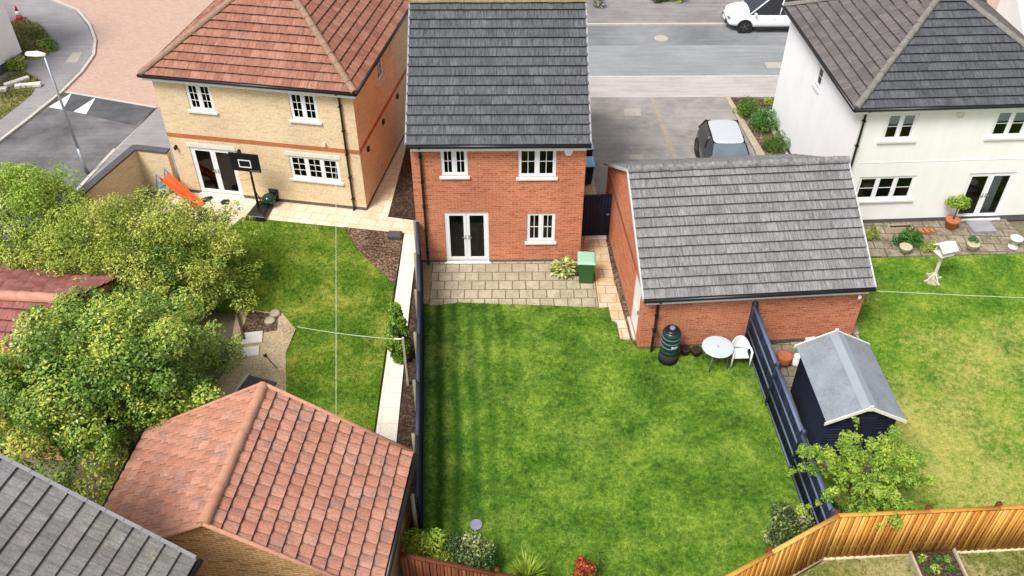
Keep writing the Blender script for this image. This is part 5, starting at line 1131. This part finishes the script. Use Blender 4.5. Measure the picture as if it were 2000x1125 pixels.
# ---------------------------------------------------------------- lamp post, cone
g_ = G(170, 337); LP = empty('street_lamp', (g_[0], g_[1], 0), 0, 'slim grey street lamp with white head beside the dark side road', 'street lamp')
q = MB(); q.tube([(0, 0, 0), (0, 0, 1.1)], .075, 10); q.tube([(0, 0, 1.1), (0, 0, 4.95)], [.055, .04], 10); q.build('pole', M['metal'], LP)
q = MB(); q.loft([[(.06, y*.6, z) for y, z in ((-.1, 4.92), (.1, 4.92), (.1, 5.0), (-.1, 5.0))], [(-.25, y, z) for y, z in ((-.14, 4.94), (.14, 4.94), (.13, 5.06), (-.13, 5.06))], [(-.62, y*.8, z) for y, z in ((-.12, 4.97), (.12, 4.97), (.1, 5.06), (-.1, 5.06))]]); q.build('lamp_head', M['white'], LP, bevel=.02)
MB().box(-.55, -.15, -.1, .1, 4.93, 4.945).build('lens', M['metal'], LP)
g_ = G(40, 40); t = empty('traffic_cone', (g_[0], g_[1], .04), .2, 'red and white traffic cone behind the white building', 'traffic cone')
mr = plain('cone_red', (.6, .03, .03), .5); MB().box(-.25, .25, -.25, .25, 0, .05).build('base', mr, t, bevel=.02); MB().lathe([(.18, .05), (.14, .22)], 16).build('lower_cone', mr, t); MB().lathe([(.14, .22), (.08, .48)], 16).build('white_band', M['white'], t); MB().lathe([(.08, .48), (.03, .75)], 16).build('tip', mr, t)
for (x, y), rz, lb in (((35, 165), .75, 'long pale stone block on the lower grass verge'), ((57, 172), .2, 'squat pale stone at the end of the long block'), ((5, 180), .1, 'pale stone at the left edge of the lower verge')):
    g_ = G(x, y); t = empty('stone_block', (g_[0], g_[1], .05), rz, lb, 'stone'); L = .55 if 'long' in lb else .25; MB().box(-L, L, -.12, .12, 0, .18).build('stone', M['white_dirty'], t, bevel=.03)
# raised bed below the orange fence
a = G(1770, 1082); RB = empty('raised_bed', (a[0], a[1], 0), .03, 'timber edged raised vegetable bed below the orange fence', 'raised bed'); q = MB(); q.box(0, .06, -1.6, .0, 0, .2); q.box(1.1, 1.16, -1.6, .0, 0, .2); q.box(-.02, 1.18, 0, .06, 0, .2); q.box(-.02, 1.18, -1.66, -1.601, 0, .2); q.build('edging', M['timber_old'], RB)
MB().box(.06, 1.1, -1.6, 0, 0, .12).build('soil', M['earth'], RB)
for k in range(7):
    x, y = a[0]+.25+.3*(k % 3)+rng.uniform(-.05, .05), a[1]-.25-.32*(k//3)+rng.uniform(-.05, .05)
    bush('vegetable_plant', (x, y), (.1, .1, .08), 5, (.05, .09), 160, .06, m_feather if k % 2 else m_mix, 'small leafy vegetable growing in the raised bed', 'plant', z0=.12, group='vegetables in the raised bed')

# ---------------------------------------------------------------- cars
def car(loc, rz, label, paint, roofpaint, L=4.2, Wd=1.78, Hh=1.5, screen='car_glass'):
    """local +x is the front"""
    t = empty('car', (loc[0], loc[1], loc[2]), rz, label, 'car'); hw = Wd/2
    st = [(-L/2, .42, .72, .80), (-L/2+.06, .32, .90, .93), (-L/2+.4, .28, .95, .99), (-L*.25, .22, .94, 1), (0, .22, .93, 1), (L*.18, .22, .95, 1), (L*.28, .22, .98, .99), (L/2-.45, .26, .90, .97), (L/2-.14, .30, .78, .88), (L/2-.02, .36, .62, .74)]
    secs = []
    for x, zb, zt, k in st:
        w = hw*k; secs.append([(x, -w*.88, zb), (x, -w, zb+.12), (x, -w*1.0, (zb+zt)/2), (x, -w*.96, zt-.10), (x, -w*.82, zt-.01), (x, -w*.4, zt+.03), (x, 0, zt+.04), (x, w*.4, zt+.03), (x, w*.82, zt-.01), (x, w*.96, zt-.10), (x, w, (zb+zt)/2), (x, w, zb+.12), (x, w*.88, zb)])
    q = MB(); q.loft(secs); body = q.build('body', paint, t, subsurf=1)
    # greenhouse
    xb0, xt0, xt1, xb1 = -L*.44, -L*.36, L*.07, L*.27; zb, zt = .93, Hh-.04; wb, wt = hw*.90, hw*.70
    q = MB(); A = lambda x, w, z, s_: (x, s_*w, z)
    secs = [[(xb0, -wb, zb), (xb0, wb, zb), (xb0+.01, wb*.98, zb+.02), (xb0+.01, -wb*.98, zb+.02)]]
    for s_ in (-1, 1):
        f = [A(xb0, wb, zb, s_), A(xb1, wb, zb, s_), A(xt1, wt, zt, s_), A(xt0, wt, zt, s_)]; q.face(f if s_ < 0 else f[::-1])
    q.face([(xb0, wb, zb), (xb0, -wb, zb), (xt0, -wt, zt), (xt0, wt, zt)])
    q.build('side_window', M['car_glass'], t)
    q = MB(); q.face([(xb1, -wb*.99, zb+.01), (xb1, wb*.99, zb+.01), (xt1+.01, wt*.98, zt), (xt1+.01, -wt*.98, zt)]); q.build('windscreen', M[screen], t)
    q = MB(); rs = []
    for k in range(7):
        f = k/6; x = xt0-.06+(xt1-xt0+.12)*f; e = .05*math.sin(math.pi*f); rs.append([(x, -wt-.02, zt-.02+e), (x, -wt*.8, zt+.02+e), (x, 0, zt+.045+e), (x, wt*.8, zt+.02+e), (x, wt+.02, zt-.02+e), (x, wt*.8, zt-.03+e), (x, -wt*.8, zt-.03+e)])
    q.loft(rs); q.build('roof_panel', roofpaint, t, subsurf=1)
    q = MB()
    for s_ in (-1, 1):
        for a, b in (((xb1, wb), (xt1, wt)), ((xb0, wb), (xt0, wt)), ((-L*.06, wb), (-L*.09, wt))): MB().tube([(a[0], s_*(a[1]+.005), zb), (b[0], s_*(b[1]+.005), zt)], .032, 6).build('pillar', paint, t)
    for s_ in (-1, 1):
        for x in (-L*.31, L*.31):
            F = Matrix.Translation((x, s_*(hw-.09), .33)) @ Matrix.Rotation(R(90)*-s_, 4, 'X')
            w = MB().lathe([(.20, -.08), (.30, -.09), (.335, -.05), (.335, .05), (.30, .095), (.20, .09)], 22, M=F).build('wheel', M['black_matt'], t)
            q = MB(); q.lathe([(.05, .07), (.06, .10), (.02, .105)], 10, M=F)
            for k in range(5):
                a = 2*math.pi*k/5; q.box(.03, .21, -.025, .025, .075, .095, M=F @ Matrix.Rotation(a, 4, 'Z'))
            q.build('rim', M['rim'], w)
            ar = MB(); ar.lathe([(.375, -.16), (.385, .108), (.32, .112), (.30, .0)], 24, M=F); ar.build('wheel_arch', M['black_matt'], t)
    for s_ in (-1, 1):
        q = MB(); q.box(L/2-.20, L/2-.04, s_*hw*.60-.16, s_*hw*.60+.16, .63, .72, M=None); q.build('headlight', M['windscreen'], t, bevel=.03)
        q = MB(); q.box(L*.2, L*.2+.12, s_*(hw+.06)-.09, s_*(hw+.06)+.09, .96, 1.07); q.build('mirror', paint, t, bevel=.03)
        MB().box(-.1, .06, s_*(hw+.008)-.01, s_*(hw+.008)+.01, .76, .79).build('handle', paint, t)
        MB().box(-L*.20, L*.2, s_*(hw-.01)-.02, s_*(hw-.01)+.02, .22, .32).build('sill', M['black_matt'], t)
    MB().box(L/2-.12, L/2+.02, -.5, .5, .34, .50).build('grille', M['black'], t, bevel=.03)
    MB().box(L/2+.0, L/2+.03, -.26, .26, .40, .50).build('number_plate', M['white'], t)
    return t
car((13.3, 43.0, -.05), math.pi, 'white crossover car parked at the far kerb of the street', M['car_white'], M['car_white'], 4.5, 1.9, 1.68)
car((8.5, 29.55, .02), R(-91), 'black hatchback with sky reflection coloured into its roof parked behind the brick garage', M['car_black'], M['car_roof_sky'], 4.0, 1.75, 1.48, 'windscreen')
